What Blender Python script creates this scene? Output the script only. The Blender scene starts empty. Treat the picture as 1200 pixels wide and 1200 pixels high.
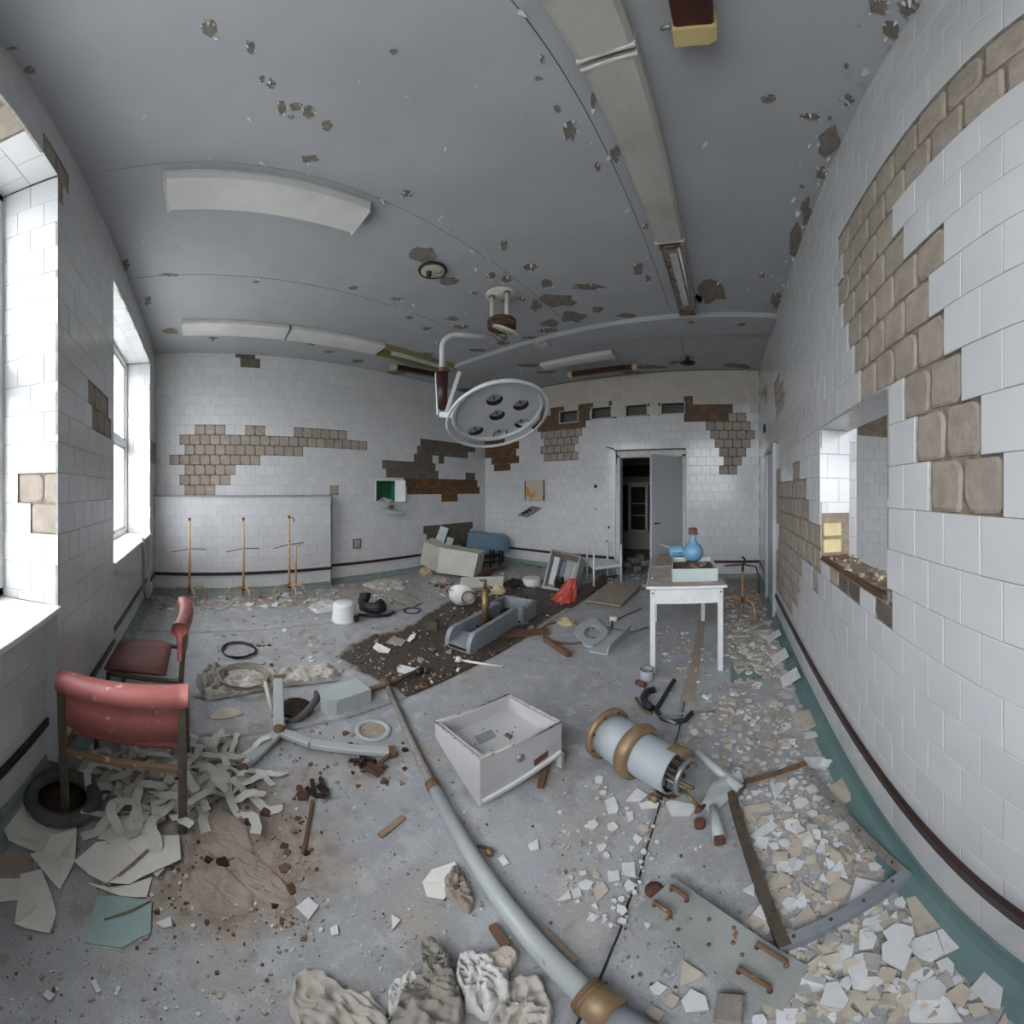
import bpy, math, random
from mathutils import Vector, Matrix, noise
from math import pi, sin, cos, radians as rad
rnd = random.Random(7)
SC = bpy.context.scene
COL = SC.collection

# ------------------------------------------------------------------ camera
# the photograph is a stitched panorama in Mercator projection: verticals stay upright, 176 degrees wide
F, Y0, TD, EYE = 392.5, 575.3, 0.6393, 1.52
DB, DD, DR, DW, ZC = 5.016, 5.719, 0.5754, 0.669, 3.644      # wall distances from the camera, ceiling height
cam_data = bpy.data.cameras.new('camera')
cam = bpy.data.objects.new('camera', cam_data); COL.objects.link(cam)
cam.location = (0, 0, EYE); cam.rotation_euler = (pi / 2, 0, TD)
cam_data.clip_start = 0.02
SC.camera = cam
try:
    lens = bpy.data.texts.new('mercator_panorama.osl')
    lens.write('''shader camera(output point position = 0.0, output vector direction = 0.0, output color throughput = 1.0)
{
  point p = camera_shader_raster_position();
  float th = (p.x * 1200.0 - 600.0) / %f;
  float s = sinh((p.y * 1200.0 - (1200.0 - %f)) / %f);
  direction = normalize(vector(sin(th), s, cos(th)));
}
''' % (F, Y0, F))
    cam_data.type = 'CUSTOM'; cam_data.custom_mode = 'INTERNAL'; cam_data.custom_shader = lens
    from cycles import osl
    osl.update_custom_camera_shader(cam_data, lambda *a: None)
    if not cam_data.custom_bytecode:
        raise RuntimeError('lens not compiled')
except Exception:
    cam_data.type = 'PANO'; cam_data.panorama_type = 'CENTRAL_CYLINDRICAL'
    cam_data.central_cylindrical_range_u_min = -600 / F; cam_data.central_cylindrical_range_u_max = 600 / F
    cam_data.central_cylindrical_range_v_min = -1.78; cam_data.central_cylindrical_range_v_max = 1.58

# ------------------------------------------------------------------ world, exposure
SC.view_settings.view_transform = 'Standard'; SC.view_settings.look = 'None'
SC.view_settings.exposure = 0.64; SC.view_settings.gamma = 1.0
SC.view_settings.use_curve_mapping = False
SC.cycles.max_bounces = 14; SC.cycles.diffuse_bounces = 9      # a white room lives on bounced daylight
world = bpy.data.worlds.new('overcast'); SC.world = world; world.use_nodes = True
wn = world.node_tree
bg = wn.nodes['Background']; bg.inputs[1].default_value = 9.0
tc = wn.nodes.new('ShaderNodeTexCoord'); sp = wn.nodes.new('ShaderNodeSeparateXYZ')
rp = wn.nodes.new('ShaderNodeValToRGB')
wn.links.new(tc.outputs['Generated'], sp.inputs[0]); wn.links.new(sp.outputs['Z'], rp.inputs[0])
wn.links.new(rp.outputs[0], bg.inputs[0])
rp.color_ramp.elements[0].position = 0.0; rp.color_ramp.elements[0].color = (.30, .31, .30, 1)
rp.color_ramp.elements[1].position = 0.01; rp.color_ramp.elements[1].color = (.95, .97, 1.0, 1)

# ------------------------------------------------------------------ pixel -> place
def ang(px, py): return (px - 600) / F - TD, math.sinh((Y0 - py) / F)
def fl(px, py, z=0.0):                     # on the horizontal plane z
    a, t = ang(px, py); r = (z - EYE) / t; return Vector((r * sin(a), r * cos(a), z))
def ce(px, py, z=ZC): return fl(px, py, z)
def onB(px, py, off=0):
    a, t = ang(px, py); r = -(DB - off) / sin(a); return Vector((-DB + off, r * cos(a), EYE + t * r))
def onD(px, py, off=0):
    a, t = ang(px, py); r = (DD - off) / cos(a); return Vector((r * sin(a), DD - off, EYE + t * r))
def onR(px, py, off=0):
    a, t = ang(px, py); r = (DR - off) / sin(a); return Vector((DR - off, r * cos(a), EYE + t * r))
def onW(px, py, off=0):
    a, t = ang(px, py); r = -(DW - off) / cos(a); return Vector((r * sin(a), -DW + off, EYE + t * r))
def zat(px, py, p): return EYE + ang(px, py)[1] * math.hypot(p[0], p[1])
def at(px, py, r):                          # at horizontal distance r
    a, t = ang(px, py); return Vector((r * sin(a), r * cos(a), EYE + t * r))
def to_px(p):
    a = math.atan2(p[0], p[1]); r = math.hypot(p[0], p[1])
    return 600 + F * (a + TD), Y0 - F * math.asinh((p[2] - EYE) / max(r, 1e-6))
def inside(pt, poly):
    x, y = pt; c = False; j = len(poly) - 1
    for i in range(len(poly)):
        xi, yi = poly[i]; xj, yj = poly[j]
        if (yi > y) != (yj > y) and x < (xj - xi) * (y - yi) / (yj - yi) + xi: c = not c
        j = i
    return c

# ------------------------------------------------------------------ materials
def hexc(r, g, b):
    f = lambda v: (v / 255 / 12.92) if v / 255 <= .04045 else ((v / 255 + .055) / 1.055) ** 2.4
    return (f(r), f(g), f(b), 1)
MATS = {}
def pm(name, c1, c2=None, scale=6.0, rough=.7, metal=0.0, bump=0.0, bscale=40.0, spots=None, vary=0.0, coat=0.0, detail=6, spec=None, stretch=None):
    """noise-mixed colours; spots = (colour, scale, threshold); vary = value change from piece to piece"""
    m = bpy.data.materials.new(name); m.use_nodes = True; nt = m.node_tree; N = nt.nodes; L = nt.links
    b = N['Principled BSDF']; b.inputs['Roughness'].default_value = rough; b.inputs['Metallic'].default_value = metal
    if spec is not None: b.inputs['Specular IOR Level'].default_value = spec
    if coat: b.inputs['Coat Weight'].default_value = coat; b.inputs['Coat Roughness'].default_value = .08
    tcn = N.new('ShaderNodeTexCoord'); src = tcn.outputs['Object']
    if stretch:
        mp = N.new('ShaderNodeMapping'); mp.inputs['Scale'].default_value = stretch; L.new(src, mp.inputs[0]); src = mp.outputs[0]
    oi = N.new('ShaderNodeObjectInfo')
    ad = N.new('ShaderNodeVectorMath'); ad.operation = 'ADD'; L.new(src, ad.inputs[0])
    ml = N.new('ShaderNodeMath'); ml.operation = 'MULTIPLY'; ml.inputs[1].default_value = 37.0
    L.new(oi.outputs['Random'], ml.inputs[0]); L.new(ml.outputs[0], ad.inputs[1]); src = ad.outputs[0]
    def nz(sc, det=detail):
        n = N.new('ShaderNodeTexNoise'); n.inputs['Scale'].default_value = sc; n.inputs['Detail'].default_value = det
        n.inputs['Roughness'].default_value = .62; L.new(src, n.inputs['Vector']); return n
    c2 = c2 or c1
    n1 = nz(scale); r1 = N.new('ShaderNodeMapRange'); r1.inputs[1].default_value = .35; r1.inputs[2].default_value = .65
    L.new(n1.outputs[0], r1.inputs[0])
    mx = N.new('ShaderNodeMix'); mx.data_type = 'RGBA'; mx.inputs[6].default_value = hexc(*c1); mx.inputs[7].default_value = hexc(*c2)
    L.new(r1.outputs[0], mx.inputs[0]); out = mx.outputs[2]
    for spt in (spots if isinstance(spots, list) else [spots] if spots else []):
        n2 = nz(spt[1], 8); r2 = N.new('ShaderNodeMapRange'); r2.inputs[1].default_value = spt[2]; r2.inputs[2].default_value = spt[2] + .05
        L.new(n2.outputs[0], r2.inputs[0])
        m2 = N.new('ShaderNodeMix'); m2.data_type = 'RGBA'; L.new(r2.outputs[0], m2.inputs[0]); L.new(out, m2.inputs[6])
        m2.inputs[7].default_value = hexc(*spt[0]); out = m2.outputs[2]
    if vary:
        g = N.new('ShaderNodeNewGeometry'); a2 = N.new('ShaderNodeMath'); a2.operation = 'ADD'
        L.new(g.outputs['Random Per Island'], a2.inputs[0]); L.new(oi.outputs['Random'], a2.inputs[1])
        fr = N.new('ShaderNodeMath'); fr.operation = 'FRACT'; L.new(a2.outputs[0], fr.inputs[0])
        r3 = N.new('ShaderNodeMapRange'); r3.inputs[3].default_value = 1 - vary; r3.inputs[4].default_value = 1.0
        L.new(fr.outputs[0], r3.inputs[0])
        h = N.new('ShaderNodeHueSaturation'); L.new(r3.outputs[0], h.inputs['Value']); L.new(out, h.inputs['Color']); out = h.outputs[0]
    L.new(out, b.inputs['Base Color'])
    if bump:
        n3 = nz(bscale, 8); bp = N.new('ShaderNodeBump'); bp.inputs['Strength'].default_value = bump; bp.inputs['Distance'].default_value = .01
        L.new(n3.outputs[0], bp.inputs['Height']); L.new(bp.outputs[0], b.inputs['Normal'])
    MATS[name] = m
    return m
def glass(name, tint, gloss=.08, dirt=0.0):
    m = bpy.data.materials.new(name); m.use_nodes = True; nt = m.node_tree; N = nt.nodes; L = nt.links
    N.remove(N['Principled BSDF']); o = N['Material Output']
    t = N.new('ShaderNodeBsdfTransparent'); t.inputs[0].default_value = tint
    g = N.new('ShaderNodeBsdfGlossy'); g.inputs['Roughness'].default_value = .03
    x = N.new('ShaderNodeMixShader'); x.inputs[0].default_value = gloss
    L.new(t.outputs[0], x.inputs[1]); L.new(g.outputs[0], x.inputs[2])
    last = x
    if dirt:
        d = N.new('ShaderNodeBsdfTranslucent'); d.inputs[0].default_value = (.75, .76, .74, 1)
        y = N.new('ShaderNodeMixShader'); y.inputs[0].default_value = dirt
        L.new(x.outputs[0], y.inputs[1]); L.new(d.outputs[0], y.inputs[2]); last = y
    L.new(last.outputs[0], o.inputs[0]); MATS[name] = m; return m

TILE = pm('glazed_tile', (211, 211, 211), (204, 205, 207), 3, .16, vary=.07, coat=.0)
TILEC = pm('cream_tile', (204, 196, 185), (196, 188, 178), 3, .18, vary=.06)
GROUT = pm('grout', (168, 165, 160), (134, 129, 122), 30, .9)
PADB = pm('beige_mortar', (172, 161, 149), (154, 142, 130), 14, .95, bump=.5, bscale=60, vary=.14)
PADG = pm('grey_mortar', (118, 108, 98), (96, 86, 76), 14, .95, bump=.5, bscale=60, vary=.2, spots=((140, 128, 112), 22, .62))
PADR = pm('rusty_mortar', (120, 88, 58), (92, 62, 40), 12, .95, bump=.5, bscale=60, vary=.25, spots=((150, 125, 95), 16, .6))
PADP = pm('brown_mortar', (128, 100, 82), (104, 80, 66), 12, .95, bump=.5, bscale=60, vary=.2)
WALLM = pm('bare_wall', (150, 137, 121), (120, 107, 94), 20, .98, bump=.6, bscale=50)
WALLG = pm('bare_grey_wall', (112, 104, 95), (90, 82, 74), 20, .98, bump=.6, bscale=50)
CEIL = pm('ceiling_paint', (171, 173, 176), (163, 165, 168), 2.2, .75, bump=.10, bscale=18, spots=((164, 166, 168), 40, .71))
BARE = pm('bare_ceiling', (136, 126, 114), (112, 104, 96), 25, .95, bump=.5)
FLAKE = pm('paint_flake', (204, 207, 211), (188, 190, 193), 12, .7)
RAIL = pm('dark_rail', (62, 42, 36), (44, 30, 27), 12, .4, bump=.1)
TEAL = pm('teal_paint', (108, 132, 131), (96, 120, 120), 5, .45, bump=.15, spots=((150, 160, 152), 18, .68))
WHITEP = pm('white_paint', (226, 228, 228), (210, 212, 212), 5, .4, bump=.08, spots=((190, 180, 168), 14, .7))
OLDWHITE = pm('old_white_paint', (205, 206, 202), (186, 186, 180), 9, .55, bump=.2, spots=((150, 138, 124), 16, .66))
DOORP = pm('grey_door_paint', (184, 187, 191), (178, 181, 185), 2, .45)
DARKW = pm('dark_wood', (66, 44, 34), (48, 32, 26), 8, .6)
GLASS = glass('window_glass', (.97, .98, 1, 1), .06, .10)

# ------------------------------------------------------------------ mesh building
class MB:
    def __init__(s): s.v = []; s.f = []; s.mi = []; s.m = []; s.sm = []
    def slot(s, mat):
        if mat not in s.m: s.m.append(mat)
        return s.m.index(mat)
    def add(s, vs, fs, mat=None, smooth=False, M=None):
        k = len(s.v); i = s.slot(mat) if mat else 0
        s.v += [tuple(M @ Vector(p)) if M else tuple(p) for p in vs]
        for f in fs: s.f.append(tuple(a + k for a in f)); s.mi.append(i); s.sm.append(smooth)
        return s
    def box(s, c, d, mat=None, M=None, rz=0, bev=0.0):
        x, y, z = (a / 2 for a in d)
        if bev:
            b = min(bev, x * .9, y * .9, z * .9)
            vs = []; fs = []
            for sx in (-1, 1):
                for sy in (-1, 1):
                    for sz in (-1, 1):
                        vs += [(sx * x, sy * (y - b), sz * (z - b)), (sx * (x - b), sy * y, sz * (z - b)), (sx * (x - b), sy * (y - b), sz * z)]
            I = lambda a, b_, c_, k: ((a * 4 + b_ * 2 + c_) * 3 + k)
            fs += [(I(0,0,0,0), I(0,0,1,0), I(0,1,1,0), I(0,1,0,0)), (I(1,0,0,0), I(1,1,0,0), I(1,1,1,0), I(1,0,1,0)),
                   (I(0,0,0,1), I(1,0,0,1), I(1,0,1,1), I(0,0,1,1)), (I(0,1,0,1), I(0,1,1,1), I(1,1,1,1), I(1,1,0,1)),
                   (I(0,0,0,2), I(0,1,0,2), I(1,1,0,2), I(1,0,0,2)), (I(0,0,1,2), I(1,0,1,2), I(1,1,1,2), I(0,1,1,2))]
            for a in (0, 1):
                for c_ in (0, 1):
                    fs.append((I(a,0,c_,0), I(a,1,c_,0), I(a,1,c_,2), I(a,0,c_,2)))
                    fs.append((I(0,a,c_,1), I(1,a,c_,1), I(1,a,c_,2), I(0,a,c_,2)))
                    fs.append((I(a,c_,0,0), I(a,c_,1,0), I(a,c_,1,1), I(a,c_,0,1)))
                    for e in (0, 1): fs.append((I(a,c_,e,0), I(a,c_,e,1), I(a,c_,e,2)))
        else:
            vs = [(sx * x, sy * y, sz * z) for sx in (-1, 1) for sy in (-1, 1) for sz in (-1, 1)]
            fs = [(0, 1, 3, 2), (4, 6, 7, 5), (0, 4, 5, 1), (2, 3, 7, 6), (0, 2, 6, 4), (1, 5, 7, 3)]
        T = Matrix.Translation(c) @ Matrix.Rotation(rz, 4, 'Z')
        return s.add(vs, fs, mat, False, (M @ T) if M else T)
    def bar(s, a, b, w, h, mat=None, up=(0, 0, 1), bev=0.0):            # a box beam from a to b
        a, b = Vector(a), Vector(b); y = (b - a); ln = y.length; y.normalize(); up = Vector(up)
        if abs(y.dot(up)) > .98: up = Vector((1, 0, 0))
        x = y.cross(up).normalized(); z = x.cross(y)
        M = Matrix((x, y, z)).transposed().to_4x4(); M.translation = (a + b) / 2
        return s.box((0, 0, 0), (w, ln, h), mat, M, 0, bev)
    def tube(s, path, r, mat=None, n=8, caps=True, closed=False, rs=None):
        P = [Vector(p) for p in path]; k = len(P); vs = []; fs = []
        t0 = (P[1] - P[0]).normalized(); ref = Vector((0, 0, 1)) if abs(t0.z) < .9 else Vector((1, 0, 0))
        nrm = t0.cross(ref).normalized()
        for i in range(k):
            if closed: t = (P[(i + 1) % k] - P[i - 1]).normalized()
            else: t = (P[min(i + 1, k - 1)] - P[max(i - 1, 0)]).normalized()
            nrm = (nrm - t * nrm.dot(t)).normalized(); bn = t.cross(nrm); rr = rs[i] if rs else r
            vs += [P[i] + (nrm * cos(2 * pi * j / n) + bn * sin(2 * pi * j / n)) * rr for j in range(n)]
        for i in range(k if closed else k - 1):
            i2 = (i + 1) % k
            for j in range(n): fs.append((i * n + j, i * n + (j + 1) % n, i2 * n + (j + 1) % n, i2 * n + j))
        if caps and not closed: fs.append(tuple(range(n - 1, -1, -1))); fs.append(tuple((k - 1) * n + j for j in range(n)))
        return s.add(vs, fs, mat, True)
    def lathe(s, prof, mat=None, n=24, M=None, smooth=True, arc=2 * pi, start=0.0):      # prof: (radius, z)
        vs = []; fs = []; full = abs(arc - 2 * pi) < 1e-6; nn = n if full else n + 1
        for r, z in prof: vs += [(r * cos(start + arc * j / n), r * sin(start + arc * j / n), z) for j in range(nn)]
        for i in range(len(prof) - 1):
            for j in range(n): fs.append((i * nn + j, i * nn + (j + 1) % nn, (i + 1) * nn + (j + 1) % nn, (i + 1) * nn + j))
        return s.add(vs, fs, mat, smooth, M)
    def prism(s, poly, z0, z1, mat=None, M=None, tops=None):            # polygon in xy, extruded
        k = len(poly); vs = [(p[0], p[1], z0) for p in poly] + [(p[0], p[1], z1) for p in poly]
        fs = [tuple(range(k - 1, -1, -1)), tuple(range(k, 2 * k))] + [(i, (i + 1) % k, k + (i + 1) % k, k + i) for i in range(k)]
        return s.add(vs, fs, mat, False, M)
    def torus(s, c, R, r, mat=None, M=None, n=28, m=8, arc=2 * pi, start=0):
        pts = [Vector((R * cos(start + arc * i / n), R * sin(start + arc * i / n), 0)) for i in range(n if arc > 6.28 else n + 1)]
        T = Matrix.Translation(c) @ (M or Matrix())
        return s.tube([T @ p for p in pts], r, mat, m, closed=arc > 6.28)
    def mesh(s, name):
        me = bpy.data.meshes.new(name); me.from_pydata(s.v, [], s.f)
        for m in s.m: me.materials.append(m)
        me.polygons.foreach_set('material_index', s.mi); me.polygons.foreach_set('use_smooth', s.sm); me.update(); return me
    def build(s, name, parent=None, mat=None, loc=None, **props):
        if mat and not s.m: s.m = [mat]
        return put(name, s.mesh(name), parent, loc, **props)
def put(name, me, parent=None, loc=None, M=None, **props):
    o = bpy.data.objects.new(name, me); COL.objects.link(o)
    if parent: o.parent = parent
    if loc is not None: o.location = loc
    if M is not None: o.matrix_local = M
    for k, v in props.items(): o[k] = v
    return o
def thing(name, label, cat, loc=(0, 0, 0), rot=(0, 0, 0), group=None, M=None):
    o = bpy.data.objects.new(name, None); COL.objects.link(o); o.empty_display_size = .1
    if M is not None: o.matrix_world = M
    else: o.location = loc; o.rotation_euler = rot
    o['label'] = label; o['category'] = cat
    if group: o['group'] = group
    return o
def tag(o, label, cat, group=None):
    o['label'] = label; o['category'] = cat
    if group: o['group'] = group
    return o
def frame(o, u, v, n):                      # matrix from an origin and three axes
    M = Matrix((Vector(u), Vector(v), Vector(n))).transposed().to_4x4(); M.translation = Vector(o); return M
def axis_M(p, d, roll=0.0):                 # z axis along d
    d = Vector(d).normalized(); x = Vector((0, 0, 1)).cross(d)
    x = x.normalized() if x.length > 1e-4 else Vector((1, 0, 0))
    return frame(p, x, d.cross(x), d) @ Matrix.Rotation(roll, 4, 'Z')

# ------------------------------------------------------------------ walls
TP = 0.152                                   # tile pitch
MD = 0.012                                   # tiles stand proud of the bare wall by this much
def wall_boxes(name, rects, fr, d0, d1, mat):
    mb = MB()
    for u0, u1, v0, v1, *e in rects:
        d = e[0] if e else d0
        mb.box(((u0 + u1) / 2, (v0 + v1) / 2, -(d + d1) / 2), (u1 - u0, v1 - v0, d1 - d), mat, fr)
    return mb.build(name, kind='structure')
FB = frame((-DB, 0, 0), (0, 1, 0), (0, 0, 1), (1, 0, 0))      # u = y
FD = frame((0, DD, 0), (1, 0, 0), (0, 0, 1), (0, -1, 0))      # u = x
FR = frame((DR, 0, 0), (0, -1, 0), (0, 0, 1), (-1, 0, 0))     # u = -y
FW = frame((0, -DW, 0), (-1, 0, 0), (0, 0, 1), (0, 1, 0))     # u = -x
WT = .52                                     # window wall thickness
WIN = [(1.482, -.40), (4.464, 2.532)]        # windows in u of FW (high, low)
WZ0, WZ1 = .955, 3.29
wall_left = wall_boxes('wall_left', [(-3.4, -2.9, 0, ZC), (-1.2, -.412, 0, ZC), (1.494, 2.52, 0, ZC), (4.476, DB + .2, 0, ZC)] +
                       [(b, a, 0, WZ0 - .03, MD + .06) for a, b in WIN] + [(b, a, WZ1 + .012, ZC) for a, b in WIN] + [(-2.9, -1.2, 0, .93), (-2.9, -1.2, 3.3, ZC)], FW, MD, WT, WALLM)
wall_back = wall_boxes('wall_back', [(-DW - .2, 2.905, 0, ZC), (2.905, 3.29, 0, 1.335), (2.905, 3.29, 1.70, ZC), (3.29, DD + .2, 0, ZC)], FB, MD, .16, WALLG)
mbx = MB(); mbx.box((-DB - .2, DD / 2, ZC / 2), (.08, 7, ZC), WALLG); mbx.build('backing', wall_back)
DX0, DX1, DZ = -1.868, -.76, 2.11            # doorway in the far wall
VENTS = [(-3.11, -2.70, 2.83, 3.08), (-2.44, -2.03, 2.845, 3.085), (-1.775, -1.365, 2.845, 3.075), (-1.13, -.70, 2.855, 3.075)]
far_rects = [(-DB - .2, DX0 - .04, 0, 2.80), (DX1 + .04, 3.4, 0, 2.80), (DX0 - .04, DX1 + .04, DZ + .05, 2.80), (-DB - .2, 3.4, 3.10, ZC)]
xs_ = [-DB - .2] + [v for (a, b, c, d) in VENTS for v in (a + .004, b - .004)] + [3.4]
far_rects += [(xs_[i], xs_[i + 1], 2.80, 3.10) for i in range(0, len(xs_), 2)]
for (a, b, c, d) in VENTS: far_rects += [(a + .004, b - .004, 2.80, c + .004), (a + .004, b - .004, d - .004, 3.10)]
wall_far = wall_boxes('wall_far', far_rects, FD, MD, .2, WALLG)
HY0, HY1, HZ0, HZ1 = 1.105, 2.005, 1.10, 1.905     # hatch in the right wall
wall_right = wall_boxes('wall_right', [(-DD - .2, -HY1 - .012, 0, ZC), (-HY1 - .012, -HY0 + .012, 0, HZ0 - .012), (-HY1 - .012, -HY0 + .012, HZ1 + .012, ZC), (-HY0 + .012, DW + .3, 0, ZC)], FR, MD, .2, WALLM)

def tile_mesh(name, mat):
    mb = MB(); a = TP / 2 - .0012; b = a - .0014; g = TP / 2; z1 = -.0012
    q = lambda h, z: [(-h, -h, z), (h, -h, z), (h, h, z), (-h, h, z)]
    mb.add(q(b, 0) + q(a, z1), [(0, 1, 2, 3)] + [(4 + i, 4 + (i + 1) % 4, (i + 1) % 4, i) for i in range(4)], mat)
    mb.add(q(a, z1) + q(a, -.003), [(4 + i, 4 + (i + 1) % 4, (i + 1) % 4, i) for i in range(4)], mat)
    mb.add(q(g, -.002) + q(g, -MD - .002), [(0, 1, 2, 3)] + [(4 + i, 4 + (i + 1) % 4, (i + 1) % 4, i) for i in range(4)], GROUT)
    return mb
TILE_MB = {m: tile_mesh('tile', m) for m in (TILE, TILEC)}
TILE_ME = {m: TILE_MB[m].mesh('tile') for m in TILE_MB}
def pad_mesh(mat, seed):
    r = random.Random(seed); h = TP / 2 - .0052; cr = r.uniform(.014, .062); pts = []
    for cx, cy, a0 in ((1, 1, 0), (-1, 1, 90), (-1, -1, 180), (1, -1, 270)):
        c2 = max(.006, cr * r.uniform(.4, 1.3))
        for k in range(4):
            a = rad(a0 + 30 * k); j = r.uniform(-.0025, .0015)
            pts.append((cx * (h - c2) + (c2 + j) * cos(a), cy * (h - c2) + (c2 + j) * sin(a)))
    mb = MB(); n = len(pts); z = [r.uniform(-.0035, -.0005) for _ in range(n)]
    vs = [(x, y, -MD - .002) for x, y in pts] + [(x * .99, y * .99, -.006 + z[i]) for i, (x, y) in enumerate(pts)] + [(x * .86, y * .86, -.0035 + z[i] * .5) for i, (x, y) in enumerate(pts)]
    fs = [(i, (i + 1) % n, n + (i + 1) % n, n + i) for i in range(n)] + [(n + i, n + (i + 1) % n, 2 * n + (i + 1) % n, 2 * n + i) for i in range(n)] + [tuple(range(2 * n, 3 * n))]
    mb.add(vs, fs, mat); return mb
PAD_MB = {m: [pad_mesh(m, 11 * i + 3) for i in range(6)] for m in (PADB, PADG, PADR, PADP)}
PAD_ME = {m: [b.mesh('mortar_pad') for b in PAD_MB[m]] for m in PAD_MB}

def tile_wall(parent, fr, u0, u1, v0, v1, zb, off, missing=(), openings=(), limit=300, tilemat=None, vmax_partial=None):
    """running-bond tiles; missing = [(pixel polygon, pad material)]; openings = [(u0,u1,v0,v1)]"""
    cells = []
    n0 = int(math.floor((v0 - zb) / TP)) - 1
    for n in range(n0, int((v1 - zb) / TP) + 2):
        a, b = zb + n * TP, zb + (n + 1) * TP
        a, b = max(a, v0), min(b, v1)
        if b - a < .02: continue
        o = off + (TP / 2 if n % 2 else 0)
        k = int(math.floor((u0 - o) / TP)) - 1
        while o + k * TP < u1:
            c, d = max(o + k * TP, u0), min(o + (k + 1) * TP, u1); k += 1
            if d - c < .012: continue
            rects = [(c, d, a, b)]
            for (p, q, r, s) in openings:
                nr = []
                for (x0, x1, y0, y1) in rects:
                    if x1 <= p or x0 >= q or y1 <= r or y0 >= s: nr.append((x0, x1, y0, y1)); continue
                    cand = [(x0, min(x1, p), y0, y1), (max(x0, q), x1, y0, y1), (x0, x1, y0, min(y1, r)), (x0, x1, max(y0, s), y1)]
                    cand = [t for t in cand if t[1] - t[0] > .012 and t[3] - t[2] > .012]
                    if cand: nr.append(max(cand, key=lambda t: (t[1] - t[0]) * (t[3] - t[2])))
                rects = nr
            cells += rects
    tiles, pads = [], []
    for (c, d, a, b) in cells:
        ctr = fr @ Vector(((c + d) / 2, (a + b) / 2, 0)); px = to_px(ctr)
        pad = None
        for poly, pmt in missing:
            if inside(px, poly): pad = pmt; break
        rr = ctr.x ** 2 + ctr.y ** 2; nn = (fr.to_3x3() @ Vector((0, 0, 1))); view = Vector((0, 0, EYE)) - ctr
        area = max(0, nn.dot(view) / view.length) * (d - c) * (b - a) / (rr + .05)
        if not (-40 < px[0] < 1240 and -40 < px[1] < 1240) or (ctr.y < -.4 and px[0] > 900): area *= .001
        (pads if pad else tiles).append((area, c, d, a, b, pad, ctr))
    for lst, nm in ((tiles, 'tile'), (pads, 'mortar_pad')):
        lst.sort(key=lambda t: -t[0]); rest = MB()
        for i, (area, c, d, a, b, pad, ctr) in enumerate(lst):
            M = fr @ Matrix.Translation(((c + d) / 2, (a + b) / 2, rnd.uniform(-.0007, .0005))) @ Matrix.Rotation(rnd.uniform(-.004, .004), 4, 'Y') @ Matrix.Rotation(rnd.uniform(-.004, .004), 4, 'X') @ Matrix.Rotation(rnd.uniform(-.028, .028) if pad else 0, 4, 'Z') @ Matrix.Diagonal(((d - c) / TP, (b - a) / TP, 1, 1))
            if pad: q = rnd.randrange(6); me, mb = PAD_ME[pad][q], PAD_MB[pad][q]
            else:
                tm = tilemat(ctr) if tilemat else TILE; me, mb = TILE_ME[tm], TILE_MB[tm]
            if i < limit: put(nm, me, parent, M=M)
            else:
                for f0, mi in zip(mb.f, mb.mi): pass
                k = len(rest.v); rest.v += [tuple(M @ Vector(p)) for p in mb.v]
                idx = [rest.slot(m) for m in mb.m]
                for f0, mi, smf in zip(mb.f, mb.mi, mb.sm): rest.f.append(tuple(x + k for x in f0)); rest.mi.append(idx[mi]); rest.sm.append(smf)
        if rest.v: rest.build(nm + '_field', parent, kind='stuff')

def scl(pts, ox, oy, s): return [(ox + x / s, oy + y / s) for x, y in pts]
R_MISS = [([(1200, 17), (1155, 53), (1110, 97), (1077, 133), (1048, 173), (1030, 200), (983, 278), (984, 330), (987, 383), (994, 400), (1001, 407), (1002, 435), (1009, 435), (1009, 475), (1028, 470), (1028, 443), (1046, 436), (1062, 446),
            (1063, 488), (1075, 488), (1075, 540), (1091, 540), (1090, 600), (1177, 607), (1177, 530), (1149, 532), (1149, 465), (1130, 468), (1130, 408), (1107, 415), (1107, 363), (1086, 373), (1086, 322), (1104, 308), (1103, 263), (1062, 300), (1059, 265),
            (1049, 285), (1049, 235), (1113, 170), (1153, 133), (1200, 92), (1240, 60), (1240, -20)], PADB),
          ([(904, 550), (915, 548), (915, 563), (929, 560), (929, 540), (937, 540), (937, 560), (947, 560), (948, 590), (951, 612), (962, 600), (964, 690), (981, 690), (975, 662), (957, 683), (940, 664), (932, 717), (906, 683), (904, 650), (912, 641), (912, 610), (904, 606)], PADB),
          ([(905, 449), (918, 441), (918, 478), (910, 489)], PADB), ([(893, 455), (898, 455), (898, 469), (893, 469)], PADB),
          ([(982, 662), (1007, 672), (1007, 712), (982, 695)], PADG), ([(1025, 690), (1046, 690), (1046, 735), (1025, 722)], PADG)]
tile_wall(wall_right, FR, -DD, DW, .0897, ZC, .0897, -.531 + TP / 2, R_MISS, [(-HY1, -HY0, HZ0, HZ1), (-4.62, -3.86, 0, 2.08)])
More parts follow.
